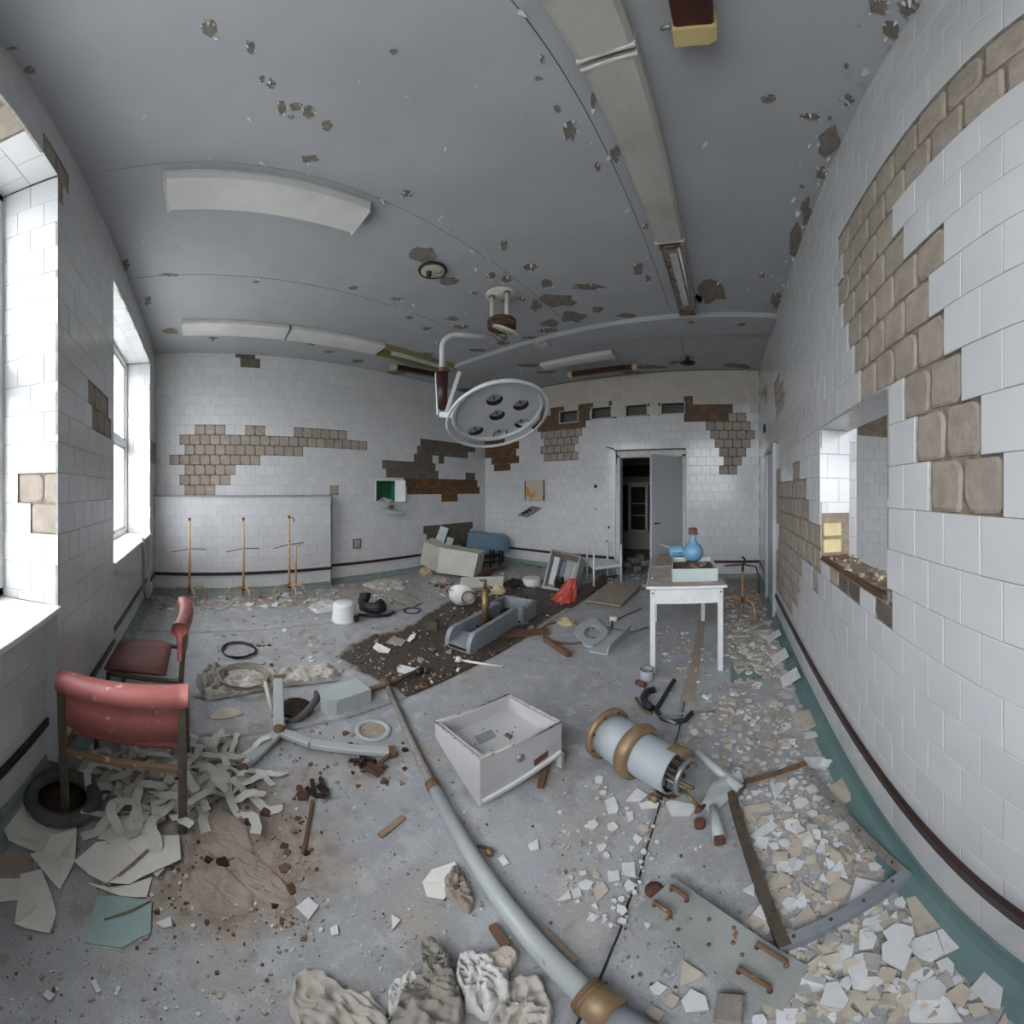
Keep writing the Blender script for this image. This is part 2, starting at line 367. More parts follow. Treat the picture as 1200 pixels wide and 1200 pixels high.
B_MISS = [(scl([(350, 712), (555, 712), (575, 768), (655, 768), (668, 715), (748, 715), (748, 770), (915, 770), (915, 722), (1190, 740), (1214, 744), (1214, 792), (1330, 800), (1334, 850), (1200, 865), (975, 850), (965, 885), (770, 885), (770, 938), (580, 938), (580, 993), (548, 993), (548, 1050), (520, 1050), (520, 1075), (430, 1100), (293, 1105), (293, 1055), (318, 1055), (318, 1000), (292, 1000), (292, 938), (260, 938), (260, 883), (292, 883), (292, 825), (318, 825), (318, 768), (350, 768)], 150, 350, 4.8), PADB),
          ([(276, 412), (301, 412), (301, 431), (276, 431)], PADG), ([(384, 568), (394, 568), (394, 580), (384, 580)], PADB),
          ([(477, 560), (512, 559), (559, 562), (559, 570), (563, 570), (563, 578), (535, 578), (535, 587), (516, 587), (516, 579), (477, 579)], PADR),
          ([(492, 513), (557, 521), (557, 528), (548, 528), (549, 537), (530, 538), (512, 541), (509, 534), (503, 541), (508, 543), (508, 551), (512, 552), (512, 560), (475, 560), (450, 559), (450, 549), (446, 549), (446, 540), (483, 540), (483, 532), (487, 532), (487, 523), (492, 523)], PADG),
          ([(545, 553), (557, 553), (557, 562), (545, 562)], PADG), ([(494, 617), (553, 611), (553, 621), (550, 621), (549, 642), (499, 642), (499, 625), (494, 625)], PADG)]
PY1 = 2.004
tile_wall(wall_back, FB, -DW, DD, .0878, ZC, .0878, 0, B_MISS, [(-DW - .1, PY1, -.1, 1.452), (2.905, 3.29, 1.335, 1.70)])
D_MISS = [([(565, 515), (597.5, 515), (606.7, 518), (606.7, 535), (611, 535), (611, 543), (601, 544), (600.5, 553), (581, 553), (581, 545), (578, 545), (578, 537), (565, 537)], PADR),
          (scl([(440, 235), (550, 215), (550, 240), (650, 235), (650, 205), (728, 195), (728, 310), (685, 315), (683, 372), (350, 400), (350, 340), (370, 295), (440, 285)], 570, 440, 6), PADP),
          (scl([(350, 372), (683, 368), (670, 370), (670, 425), (638, 430), (640, 540), (668, 543), (668, 599), (420, 607), (420, 555), (400, 555), (395, 505), (385, 450), (378, 400)], 570, 440, 6), PADB),
          (scl([(375, 505), (415, 505), (415, 562), (710, 560), (710, 620), (600, 690), (360, 685), (362, 630), (375, 620)], 740, 380, 6), PADP),
          (scl([(530, 680), (600, 680), (600, 620), (803, 620), (803, 680), (840, 680), (885, 745), (860, 800), (838, 805), (838, 865), (803, 870), (803, 930), (772, 935), (772, 995), (742, 995), (742, 1057), (617, 1057), (617, 995), (648, 995), (645, 932), (615, 930), (615, 870), (585, 868), (585, 808), (552, 805), (552, 745), (530, 745)], 740, 380, 6), PADB)]
tile_wall(wall_far, FD, -DB, DR, .0897, ZC, .1317, -.04, D_MISS, [(DX0 - .09, DX1 + .07, 0, DZ + .14)] + VENTS,
          tilemat=lambda c: TILEC if c.z > 2.95 + .25 * noise.noise(Vector((c.x * 2, 3, c.z * 2))) else TILE)
W_MISS = [([(51, 153), (77.5, 191), (83, 225), (72, 236), (67, 230), (67, 195), (51, 170)], PADB),
          ([(104, 447), (128, 463), (130, 493), (125, 513), (115, 500), (108, 483), (104, 472)], PADB), ([(176, 515), (185, 515), (185, 547), (176, 540)], PADB)]
tile_wall(wall_left, FW, -DR, DB, .0897, ZC, .0897, .03, W_MISS, [(b, a, -.1, WZ1) for a, b in WIN])
# tiled window reveals: far jambs, lintel undersides, and the aprons under the sills set back by 6 cm
for a, b in WIN:
    jf = frame((-a, -DW, 0), (0, -1, 0), (0, 0, 1), (1, 0, 0))
    jm = [([(30, 555), (69, 555), (69, 632), (30, 632)], PADB)] if a < 2 else []
    tile_wall(wall_left, frame((-a, -DW, 0), (0, 1, 0), (0, 0, 1), (1, 0, 0)), -.345, 0, WZ0, WZ1, .0897, 0, jm, limit=60)
    tile_wall(wall_left, frame((-b, -DW, 0), (0, -1, 0), (0, 0, 1), (-1, 0, 0)), 0, .345, WZ0, WZ1, .0897, 0, limit=60)
    tile_wall(wall_left, frame((0, -DW, WZ1), (1, 0, 0), (0, -1, 0), (0, 0, -1)), -a, -b, 0, .345, 0, .03,
              [([(-30, 100), (10, 100), (30, 146), (0, 164), (-30, 180)], PADB)] if a < 2 else [], limit=60)
    tile_wall(wall_left, frame((0, -DW - .06, 0), (-1, 0, 0), (0, 0, 1), (0, 1, 0)), b + .001, a - .001, .0897, WZ0 - .03, .0897, .03, limit=80)
for xx in (-1.482, -4.464): MB().box((xx + .004, -DW - .03, (WZ0 + .06) / 2), (.014, .062, WZ0 - .06), TILE).build('niche_cheek', wall_left)
MB().box((-2.532 - .004, -DW - .03, (WZ0 + .06) / 2), (.014, .062, WZ0 - .06), TILE).build('niche_cheek', wall_left)
# the hatch reveals
tile_wall(wall_right, frame((DR, HY1, 0), (1, 0, 0), (0, 0, 1), (0, -1, 0)), 0, .2, HZ0 + .28, HZ1, HZ1 - 4 * TP, 0.05, limit=40)
tile_wall(wall_right, frame((DR, HY0, 0), (-1, 0, 0), (0, 0, 1), (0, 1, 0)), -.2, 0, HZ0, HZ1, HZ1 - 4 * TP, 0.05, limit=40)
tile_wall(wall_right, frame((DR, 0, HZ1), (0, 1, 0), (1, 0, 0), (0, 0, -1)), HY0, HY1, 0, .2, 0, 0.05, limit=40)

# boxed-out tiled panel low on the back wall, with a ledge
wall_panel = MB().box((-DB + .074, (PY1 - DW) / 2, .72), (.148, PY1 + DW, 1.44), WALLG).build('wall_panel', kind='structure')
FP = frame((-DB + .16, 0, 0), (0, 1, 0), (0, 0, 1), (1, 0, 0))
tile_wall(wall_panel, FP, -DW, PY1, .0878, 1.44, .0878, .02, limit=200)
tile_wall(wall_panel, frame((-DB, PY1, 0), (-1, 0, 0), (0, 0, 1), (0, 1, 0)), -.16, 0, .0878, 1.44, .0878, 0, limit=40)
MB().box((-DB + .09, (PY1 - DW) / 2 + .004, 1.448), (.18, PY1 + DW + .012, .022), GROUT).build('ledge', wall_panel)

# rail and painted skirting
def rail_run(n, segs):
    mb = MB()
    for (p, q) in segs: mb.bar((p[0], p[1], .303), (q[0], q[1], .303), .018, .045, RAIL, bev=.004)
    mb.build('trim_%d' % n, kind='structure')
rail_run(1, [((DR - .009, -DW), (DR - .009, 3.80)), ((DR - .009, 4.68), (DR - .009, DD))])
rail_run(2, [((-DB, DD - .009), (-1.98, DD - .009)), ((-.66, DD - .009), (DR, DD - .009))])
rail_run(3, [((-DB + .009, PY1), (-DB + .009, DD)), ((-DB + .169, -DW), (-DB + .169, PY1 + .009)), ((-DB + .16, PY1 + .009), (-DB, PY1 + .009))])
rail_run(4, [((.5754, -DW + .009), (.4, -DW + .009)), ((.4, -DW - .051), (-1.482, -DW - .051)), ((-1.482, -DW + .009), (-2.532, -DW + .009)), ((-2.532, -DW - .051), (-4.464, -DW - .051)), ((-4.464, -DW + .009), (-DB, -DW + .009))])
def cove(name, p, q, nrm, mat=TEAL):
    prof = [(0.0, .09), (.006, .09), (.008, .06), (.018, .03), (.045, .010), (.085, .0025), (.085, -.01), (0, -.01)]
    p, q, nrm = Vector((*p, 0)), Vector((*q, 0)), Vector((*nrm, 0)); k = len(prof)
    vs = [p + nrm * a + Vector((0, 0, z)) for a, z in prof] + [q + nrm * a + Vector((0, 0, z)) for a, z in prof]
    MB().add(vs, [(i, (i + 1) % k, k + (i + 1) % k, k + i) for i in range(k)] + [tuple(range(k)), tuple(range(2 * k - 1, k - 1, -1))], mat).build(name, kind='structure')
TEALG = pm('dusty_teal_paint', (132, 144, 141), (118, 132, 130), 6, .6, bump=.15, spots=((160, 158, 150), 14, .60))
cove('baseboard_right', (DR, -DW), (DR, DD), (-1, 0)); cove('baseboard_far', (-DB, DD), (DX0 - .08, DD), (0, -1), TEALG); cove('baseboard_far', (DX1 + .08, DD), (DR, DD), (0, -1), TEALG)
cove('baseboard_back', (-DB, PY1), (-DB, DD), (1, 0), TEALG); cove('baseboard_back', (-DB + .16, -DW), (-DB + .16, PY1), (1, 0), TEALG)
cove('baseboard_left', (-DB, -DW), (-4.464, -DW), (0, 1), TEALG); cove('baseboard_left', (-4.464, -DW - .06), (-2.532, -DW - .06), (0, 1), TEALG); cove('baseboard_left', (-2.532, -DW), (-1.482, -DW), (0, 1), TEALG); cove('baseboard_left', (-1.482, -DW - .06), (.4, -DW - .06), (0, 1), TEALG)

# ------------------------------------------------------------------ floor
def floor_material():
    m = bpy.data.materials.new('worn_grey_floor'); m.use_nodes = True; nt = m.node_tree; N = nt.nodes; L = nt.links
    b = N['Principled BSDF']; tcn = N.new('ShaderNodeTexCoord'); src = tcn.outputs['Object']
    def nz(sc, det=8, ro=.6):
        n = N.new('ShaderNodeTexNoise'); n.inputs['Scale'].default_value = sc; n.inputs['Detail'].default_value = det; n.inputs['Roughness'].default_value = ro
        L.new(src, n.inputs['Vector']); return n.outputs[0]
    def rng(v, a, c): r = N.new('ShaderNodeMapRange'); r.inputs[1].default_value = a; r.inputs[2].default_value = c; L.new(v, r.inputs[0]); return r.outputs[0]
    def mix(f, a, c):
        x = N.new('ShaderNodeMix'); x.data_type = 'RGBA'; L.new(f, x.inputs[0])
        for k, v in ((6, a), (7, c)):
            if isinstance(v, tuple): x.inputs[k].default_value = hexc(*v)
            else: L.new(v, x.inputs[k])
        return x.outputs[2]
    def math_(op, a, c):
        x = N.new('ShaderNodeMath'); x.operation = op
        for k, v in ((0, a), (1, c)):
            if isinstance(v, (int, float)): x.inputs[k].default_value = v
            else: L.new(v, x.inputs[k])
        return x.outputs[0]
    col = mix(rng(nz(1.6), .38, .62), (168, 170, 172), (148, 149, 151))
    col = mix(rng(nz(9), .50, .64), col, (176, 178, 180))
    col = mix(rng(nz(3.1), .52, .68), col, (166, 159, 150)); col = mix(rng(nz(13), .60, .68), col, (144, 138, 131))
    col = mix(rng(nz(48, 6), .60, .74), col, (194, 192, 188))
    col = mix(rng(nz(30, 5), .64, .72), col, (134, 127, 119))
    col = mix(rng(nz(170, 3), .55, .74), col, (128, 128, 129)); col = mix(rng(nz(120, 4), .60, .76), col, (194, 193, 190))
    at1 = N.new('ShaderNodeAttribute'); at1.attribute_name = 'dust'
    at2 = N.new('ShaderNodeAttribute'); at2.attribute_name = 'stain'
    dn = rng(math_('ADD', at1.outputs['Fac'], math_('MULTIPLY', math_('SUBTRACT', nz(7), .5), 1.5)), .3, .75)
    col = mix(dn, col, mix(rng(nz(16), .4, .6), (162, 150, 138), (136, 122, 110)))
    sn = rng(math_('ADD', at2.outputs['Fac'], math_('MULTIPLY', math_('SUBTRACT', nz(6), .5), 1.3)), .36, .66)
    grit = mix(rng(nz(40, 6), .4, .6), (56, 48, 42), (92, 82, 72)); grit = mix(rng(nz(11), .6, .68), grit, (104, 66, 48))
    col = mix(sn, col, grit); L.new(col, b.inputs['Base Color'])
    b.inputs['Roughness'].default_value = .5; b.inputs['Specular IOR Level'].default_value = .4
    bp = N.new('ShaderNodeBump'); bp.inputs['Strength'].default_value = .35; bp.inputs['Distance'].default_value = .01
    L.new(math_('ADD', nz(22), math_('MULTIPLY', sn, nz(60))), bp.inputs['Height']); L.new(bp.outputs[0], b.inputs['Normal'])
    return m
FLOORM = floor_material(); UNDER = pm('dark_joint', (58, 52, 47), (44, 40, 37), 12, .95)
floor = MB().box((-2.2, 2.6, -.075), (6.3, 8.0, .13), UNDER).build('floor', kind='structure')
STAIN = [(395, 770), (410, 757), (435, 745), (455, 742), (478, 735), (500, 720), (530, 702), (560, 692), (600, 684), (640, 690), (690, 684), (722, 664), (738, 666), (700, 697), (660, 717), (600, 757), (560, 782), (520, 802), (480, 817), (470, 808), (445, 801), (430, 789), (408, 779)]
DUSTS = [(270, 1010, 130, 90, 1), (200, 1060, 120, 50, .7), (330, 940, 70, 50, .6), (560, 650, 200, 28, .6), (640, 900, 40, 40, .55), (300, 700, 120, 14, .7), (430, 690, 90, 25, .6), (880, 700, 60, 45, .8), (900, 850, 90, 60, .35), (720, 945, 60, 40, .4), (420, 900, 50, 28, .6), (520, 1030, 40, 60, .4), (960, 1010, 90, 90, .35), (660, 660, 90, 20, .7), (320, 760, 90, 30, .35), (470, 770, 110, 50, .5), (560, 720, 120, 40, .5), (300, 870, 90, 40, .45)]
def floor_slab(x0, x1, y0=-DW - .06, y1=DD + .2):
    g = .036; nx = max(2, int((x1 - x0) / g)); ny = int((y1 - y0) / g); vs = []; st = []; du = []
    for j in range(ny + 1):
        for i in range(nx + 1):
            x, y = x0 + (x1 - x0) * i / nx, y0 + (y1 - y0) * j / ny
            e = .004 if i in (0, nx) else 0
            if 0 < i < nx: pass
            jx = .006 * noise.noise(Vector((x * 3, y * 9, 1))) if i in (0, nx) else 0
            vs.append((x + jx, y, -e + .0025 * noise.noise(Vector((x * 1.3, y * 1.3, 0)))))
            px = to_px((x, y, 0))
            s = 1.0 if x < -1.9 and inside(px, STAIN) else 0.0
            d = 0.0
            for (cx, cy, rx, ry, w) in DUSTS:
                q = ((px[0] - cx) / rx) ** 2 + ((px[1] - cy) / ry) ** 2
                if q < 2: d = max(d, w * (1 - q / 2))
            st.append(s); du.append(d)
    fs = [(j * (nx + 1) + i, j * (nx + 1) + i + 1, (j + 1) * (nx + 1) + i + 1, (j + 1) * (nx + 1) + i) for j in range(ny) for i in range(nx)]
    # soften the stain
    for _ in range(10):
        s2 = st[:]
        for j in range(1, ny):
            for i in range(1, nx):
                k = j * (nx + 1) + i; s2[k] = (2 * st[k] + st[k - 1] + st[k + 1] + st[k - nx - 1] + st[k + nx + 1]) / 6
        st = s2
    k0 = len(vs)
    rim = [i for i in range(nx + 1)] + [j * (nx + 1) + nx for j in range(1, ny + 1)] + [ny * (nx + 1) + i for i in range(nx - 1, -1, -1)] + [j * (nx + 1) for j in range(ny - 1, 0, -1)]
    vs += [(vs[k][0], vs[k][1], -.02) for k in rim]; n = len(rim); st += [0] * n; du += [0] * n
    fs += [(rim[(i + 1) % n], rim[i], k0 + i, k0 + (i + 1) % n) for i in range(n)]
    me = MB().add(vs, fs, FLOORM, True).mesh('floor_slab')
    for nm, vals in (('stain', st), ('dust', du)):
        a = me.attributes.new(nm, 'FLOAT', 'POINT'); a.data.foreach_set('value', vals)
    return put('floor_slab', me, floor)
JX = [-DB - .1, -3.50, -1.90, -.278, DR + .05]
for i in range(4): floor_slab(JX[i] + .004, JX[i + 1] - .004)

# ------------------------------------------------------------------ ceiling
ceiling = MB().box((-2.2, 2.5, ZC + .09), (6.4, 7.0, .16), BARE).build('ceiling', kind='structure')
CX = [-DB - .05, -3.07, -1.85, -.62, DR + .05]
for i in range(4):
    MB().box(((CX[i] + CX[i + 1]) / 2, 2.525, ZC + .01 + .0015 * (i % 2)), (CX[i + 1] - CX[i] - .005, 6.6, .02), CEIL).build('ceiling_panel', ceiling)
MB().box(((-4.1 + DR) / 2, 4.01, ZC - .03), (DR + 4.1, .46, .068), CEIL, bev=.008).build('trim_5', kind='structure')
flk = MB()
def jag(cx, cy, w, h, n=11, seed=0):
    r = random.Random(seed); a0 = r.random() * 6; out = []
    for i in range(n):
        a = a0 + 2 * pi * i / n; q = r.uniform(.62, 1.15)
        out.append((cx + w / 2 * q * cos(a), cy + h / 2 * q * sin(a)))
    return out
def curl(p, d, s, z0, r):                    # a paint flake hanging from p, curling along d
    d = Vector((d[0], d[1], 0)).normalized(); t = Vector((-d.y, d.x, 0)); w = s * r.uniform(.5, 1.1)
    a = r.uniform(.3, 1.2); rows = []
    for k in range(3):
        q = k / 2; rows.append(Vector((p[0], p[1], z0)) + d * s * q + Vector((0, 0, -s * a * q * q)))
    vs = [rows[0] - t * w / 2, rows[0] + t * w / 2, rows[1] - t * w * .45, rows[1] + t * w * .4, rows[2] - t * w * .2 * r.random(), rows[2] + t * w * .3 * r.random()]
    flk.add(vs, [(0, 1, 3, 2), (2, 3, 5, 4)], FLAKE)
PATCHES = [(245, 33, 20, 22), (293, 55, 10, 18), (307, 92, 7, 9), (317, 98, 10, 14), (330, 127, 12, 18), (347, 125, 18, 9), (362, 131, 16, 16), (383, 147, 16, 16), (341, 137, 10, 5), (363, 186, 24, 10), (332, 213, 10, 7), (35, 82, 14, 12), (14, 56, 14, 4),
           (147, 310, 12, 16), (461, 60, 10, 7), (668, 152, 15, 28), (695, 117, 7, 20), (722, 181, 14, 22), (700, 195, 8, 13), (630, 92, 12, 6), (635, 68, 6, 10), (653, 127, 8, 10), (477, 227, 14, 10), (590, 287, 9, 14), (622, 313, 18, 9), (757, 265, 8, 8),
           (655, 352, 44, 18), (672, 371, 34, 14), (645, 379, 30, 10), (690, 336, 40, 9), (640, 331, 16, 10), (735, 370, 28, 7), (700, 363, 16, 7), (748, 315, 12, 16), (759, 327, 8, 8), (495, 299, 32, 20), (527, 329, 24, 10), (575, 323, 12, 9), (594, 327, 14, 10), (557, 343, 8, 6), (628, 358, 14, 14), (612, 350, 8, 6), (640, 387, 26, 7),
           (900, 115, 20, 12), (950, 135, 26, 9), (972, 138, 7, 6), (994, 117, 14, 14), (1045, 33, 26, 26), (1029, 6, 28, 22), (1063, 8, 28, 24), (973, 166, 32, 38), (962, 203, 12, 18), (945, 246, 13, 40), (933, 285, 15, 50), (925, 322, 12, 26), (832, 342, 40, 28), (818, 350, 12, 10), (910, 351, 14, 20), (893, 322, 8, 6), (940, 218, 6, 5), (992, 77, 6, 10),
           (415, 337, 14, 5), (465, 350, 16, 4), (530, 373, 18, 6), (540, 383, 20, 5), (500, 385, 12, 5), (590, 402, 16, 5), (560, 410, 22, 4), (480, 372, 10, 4), (620, 395, 18, 4), (300, 330, 10, 3), (200, 322, 26, 4), (200, 388, 22, 7), (250, 396, 12, 4), (365, 402, 12, 5), (385, 412, 14, 4), (173, 352, 10, 12), (620, 428, 30, 5), (640, 436, 26, 4), (760, 430, 50, 5), (790, 425, 14, 4), (860, 428, 30, 6), (875, 430, 12, 4), (740, 436, 24, 4), (590, 445, 20, 4), (548, 459, 26, 9), (587, 452, 14, 6), (810, 372, 10, 4), (870, 375, 12, 4), (500, 415, 18, 5), (465, 437, 30, 5), (420, 423, 16, 4)]
for i, (x, y, w, h) in enumerate(PATCHES):
    poly = [ce(*q) for q in jag(x, y, w, h, 12, i)]
    c = sum(poly, Vector()) / len(poly)
    if not (-DB < c.x < DR and -DW < c.y < DD): continue
    zz = .0625 if 3.78 < c.y < 4.24 and c.x > -4.1 else 0
    k = len(poly); vs = [(p.x, p.y, ZC - .001 - zz) for p in poly] + [(p.x, p.y, ZC - .0035 - zz) for p in poly]
    MB().add(vs, [tuple(range(k)), tuple(range(2 * k - 1, k - 1, -1))] + [(j, (j + 1) % k, k + (j + 1) % k, k + j) for j in range(k)], BARE).build('bare_patch', ceiling)
    r = random.Random(i + 900); ext = max((p - c).length for p in poly)
    for j in range(k):
        if r.random() < .5: curl(poly[j], (c - poly[j]) * r.choice((1, -.4)), r.uniform(.15, .4) * min(ext, .07), ZC - .004 - zz, r)
r = random.Random(5)
for i in range(420):
    mode = r.random()
    if mode < .3: p = (r.choice((-3.07, -1.85, -.62)) + r.gauss(0, .05), r.uniform(-.5, 5.6))
    elif mode < .5: p = (DR - abs(r.gauss(0, .08)), r.uniform(0, 5.6))
    elif mode < .8: p = (r.uniform(-4.9, .4), DD - abs(r.gauss(0, .5)))
    else: p = (r.uniform(-4.9, .4), r.uniform(-.5, 5.6))
    if 3.74 < p[1] < 4.28: continue
    curl(p, (r.gauss(0, 1), r.gauss(0, 1)), r.uniform(.008, .035), ZC - .001, r)
flk.build('paint_flakes', ceiling, kind='stuff')

# ------------------------------------------------------------------ windows
FY = -DW - .36
def window(n, a, b, z0, z1, y=FY):
    w = MB()
    x0, x1 = -a, -b; fw = .055
    for x in (x0 + fw / 2, x1 - fw / 2): w.box((x, y, (z0 + z1) / 2), (fw, .09, z1 - z0), WHITEP, bev=.006)
    for z in (z0 + fw / 2, z1 - fw / 2): w.box(((x0 + x1) / 2, y, z), (x1 - x0, .09, fw), WHITEP, bev=.006)
    w.box(((x0 + x1) / 2, y, 2.15), (x1 - x0, .085, .07), WHITEP, bev=.006)
    o = w.build('window_%d' % n, kind='structure')
    cols = 3; cw = (x1 - x0 - 2 * fw) / cols
    for i in range(cols):
        for (p, q) in ((z0 + fw, 2.115), (2.185, z1 - fw)):
            c0, c1 = x0 + fw + cw * i, x0 + fw + cw * (i + 1); s = MB()
            for x in (c0 + .022, c1 - .022): s.box((x, y - .005, (p + q) / 2), (.042, .05, q - p), WHITEP, bev=.004)
            for z in (p + .022, q - .022): s.box(((c0 + c1) / 2, y - .005, z), (c1 - c0, .05, .042), WHITEP, bev=.004)
            sash = s.build('sash', o)
            MB().box(((c0 + c1) / 2, y - .005, (p + q) / 2), (c1 - c0 - .07, .004, q - p - .07), GLASS).build('pane', sash)
    return o
SILLM = pm('dusty_sill', (226, 225, 220), (205, 200, 192), 7, .4, bump=.1, spots=((160, 148, 132), 25, .66))
for i, (a, b) in enumerate(WIN):
    o = window(i + 1, a, b, WZ0 + .0, WZ1)
    xs = -a
    while xs < -b - .01:
        x2 = min(xs + .30, -b); MB().box(((xs + x2) / 2, -DW - .165, WZ0 - .016), (x2 - xs - .002, .37, .028), SILLM, bev=.003).build('sill_tile', o); xs = x2
window(3, 2.9 - 4.1, -2.9, .93, 3.3, -DW - .36)

# ------------------------------------------------------------------ doorway in the far wall and the dark room behind it
d = MB()
for x, w in ((DX0 - .04, .08), (DX1 + .035, .07)): d.box((x, DD + .06, 1.08), (w, .16, 2.16), OLDWHITE, bev=.006)
d.box(((DX0 + DX1) / 2, DD + .06, DZ + .06), (DX1 - DX0 + .15, .16, .12), OLDWHITE, bev=.006)
door1 = d.build('door_1', kind='structure')
hx = DX1 - .005; ex, ey = -1.12, 5.02
vec = Vector((ex - hx, ey - DD + .03, 0)); LW = .80; vec.normalize()
lm = MB().bar(Vector((hx, DD - .03, 1.05)), Vector((hx, DD - .03, 1.05)) + vec * LW, .04, 2.08, DOORP, bev=.003)
leaf = lm.build('door_leaf', door1)
hp = Vector((hx, DD - .03, 1.02)) + vec * (LW - .07); pn = Vector((vec.y, -vec.x, 0)); pn = -pn if pn.y > 0 else pn
BLACKM = pm('black_metal_and_holes', (40, 38, 36), (28, 27, 26), 10, .5)  # also the painted dark of socket, switch and screw holes
MB().tube([hp, hp + pn * .05], .012, BLACKM).tube([hp + pn * .05 - vec * .0, hp + pn * .05 + vec * -.09], .009, BLACKM).build('door_handle', leaf)
MB().tube([onD(711, 524, .02), onD(719, 526, .03), onD(722, 529, .02), onD(723, 548, .012)], .008, BLACKM).build('conduit_stub', door1)
# side door in the right wall near the far corner
d2 = MB()
for y in (3.89, 4.59): d2.box((DR - .006, y, 1.04), (.06, .07, 2.08), DOORP, bev=.005)
d2.box((DR - .006, 4.24, 2.05), (.06, .76, .07), DOORP, bev=.005)
door2 = d2.build('door_2', kind='structure'); MB().box((DR + .008, 4.24, 1.0), (.03, .64, 2.02), DOORP).build('door_leaf', door2)
# next room
PLASTER = pm('old_plaster', (186, 182, 174), (168, 164, 156), 3, .9)  # plain old plaster in its own colour
NR = MB(); NR.box((-1.6, 9.2, 1.7), (4.4, .1, 3.6), PLASTER); NR.build('wall_next_room_end', kind='structure')
for nm, x in (('wall_next_room_left', -3.75), ('wall_next_room_right', .45)): MB().box((x, 7.6, 1.7), (.1, 3.3, 3.6), PLASTER).build(nm, kind='structure')
MB().box((-1.6, 7.6, 3.5), (4.4, 3.4, .1), PLASTER).build('ceiling_next_room', kind='structure')
MB().box((-1.6, 7.6, -.055), (4.4, 3.4, .1), pm('old_concrete', (158, 154, 148), (138, 134, 128), 6, .9)).build('floor_next_room', kind='structure')
# side room behind the hatch
SR = MB(); SR.box((2.1, 3.95, 1.8), (2.7, .15, 3.7), WALLM); wsr = SR.build('wall_side_room_end', kind='structure')
tile_wall(wsr, frame((0, 3.86, 0), (1, 0, 0), (0, 0, 1), (0, -1, 0)), .78, 3.2, 0, 2.22, .0897, 0, limit=60)
spr = MB().box((.905, 2.72, 1.8), (.25, .4, 3.6), WALLM).build('wall_side_room_pier', kind='structure')
tile_wall(spr, frame((0, 2.508, 0), (1, 0, 0), (0, 0, 1), (0, -1, 0)), .78, 1.03, 0, 3.5, .0897, 0.02, limit=40)
tile_wall(spr, frame((1.042, 2.52, 0), (0, 1, 0), (0, 0, 1), (1, 0, 0)), 0, .4, 0, 3.5, .0897, 0.02, limit=10)
MB().box((3.3, 1.6, 1.8), (.15, 4.8, 3.6), WHITEP).build('wall_side_room_right', kind='structure')
MB().box((2.05, 1.6, 3.55), (2.55, 4.8, .1), CEIL).build('ceiling_side_room', kind='structure')
MB().box((2.05, 1.6, -.06), (2.55, 4.8, .1), FLOORM).build('floor_side_room', kind='structure')
# light comes in through the windows only: portals guide the sampling of the sky
def portal(x0, x1, y, z0, z1, name):
    l = bpy.data.lights.new(name, 'AREA'); l.shape = 'RECTANGLE'; l.size = x1 - x0; l.size_y = z1 - z0
    o = bpy.data.objects.new(name, l); COL.objects.link(o); o.location = ((x0 + x1) / 2, y, (z0 + z1) / 2); o.rotation_euler = (rad(90), 0, 0)
    l.cycles.is_portal = True
for (a, b), nm in zip(WIN, ('window_left_offscreen', 'window_daylight')): portal(-a, -b, -DW - .45, WZ0, WZ1, nm)
portal(1.2, 2.9, -DW - .45, .93, 3.3, 'window_side_room_offscreen')

# ------------------------------------------------------------------ more materials
REDV = pm('red_vinyl', (158, 92, 86), (142, 78, 74), 7, .5, bump=.15, spots=[((190, 164, 156), 22, .62), ((126, 58, 55), 9, .64)])
REDSEAT = pm('darker_red_vinyl', (120, 72, 68), (104, 58, 55), 6, .55, bump=.15, spots=((168, 140, 134), 30, .68))  # darker, browner red with pale specks
OLIVE = pm('rusted_olive_steel', (98, 92, 78), (82, 74, 62), 14, .6, .3, spots=[((126, 78, 44), 22, .60), ((60, 48, 40), 40, .64)])
RUSTB = pm('rusty_brown_steel', (126, 98, 74), (104, 82, 64), 16, .75, .2, spots=((168, 150, 128), 20, .62))
RUST = pm('red_rust', (104, 68, 54), (82, 56, 46), 20, .9, bump=.4)
OCHRE = pm('ochre_enamel', (198, 158, 108), (182, 140, 96), 8, .5, spots=[((140, 82, 46), 30, .58), ((220, 190, 150), 18, .64)])
GREYP = pm('pale_grey_enamel', (176, 181, 181), (164, 169, 169), 4, .4, spots=[((150, 108, 70), 18, .69), ((140, 140, 136), 35, .66)])
GREYBLUE = pm('grey_blue_enamel', (167, 174, 177), (153, 160, 163), 4, .45, spots=((138, 120, 100), 22, .67))
CASTG = pm('grey_cast_paint', (140, 145, 150), (124, 129, 134), 5, .5, bump=.1, spots=((96, 84, 74), 20, .66))
WHITEE = pm('white_enamel', (222, 222, 220), (206, 206, 203), 5, .35, spots=((158, 136, 112), 22, .68))
MOTTLE = pm('mottled_old_pipe', (142, 138, 134), (122, 114, 106), 18, .6, spots=[((120, 88, 66), 30, .58), ((168, 164, 158), 24, .64)])
LILAC = pm('off_white_enamel', (187, 185, 186), (175, 172, 174), 5, .45, spots=[((150, 110, 78), 24, .70), ((120, 112, 110), 45, .72)])
CREAM = pm('cream_enamel', (198, 196, 184), (182, 180, 168), 4, .5, spots=((160, 140, 112), 14, .66))
BLUEP = pm('blue_enamel', (116, 142, 164), (102, 128, 150), 4, .45, spots=((70, 84, 100), 25, .68))
BLUEG = pm('blue_flask_glaze', (112, 160, 188), (92, 140, 170), 3, .3, spots=((140, 175, 195), 9, .62))
BRASS = pm('dirty_brass', (146, 122, 84), (116, 96, 66), 12, .45, .5)
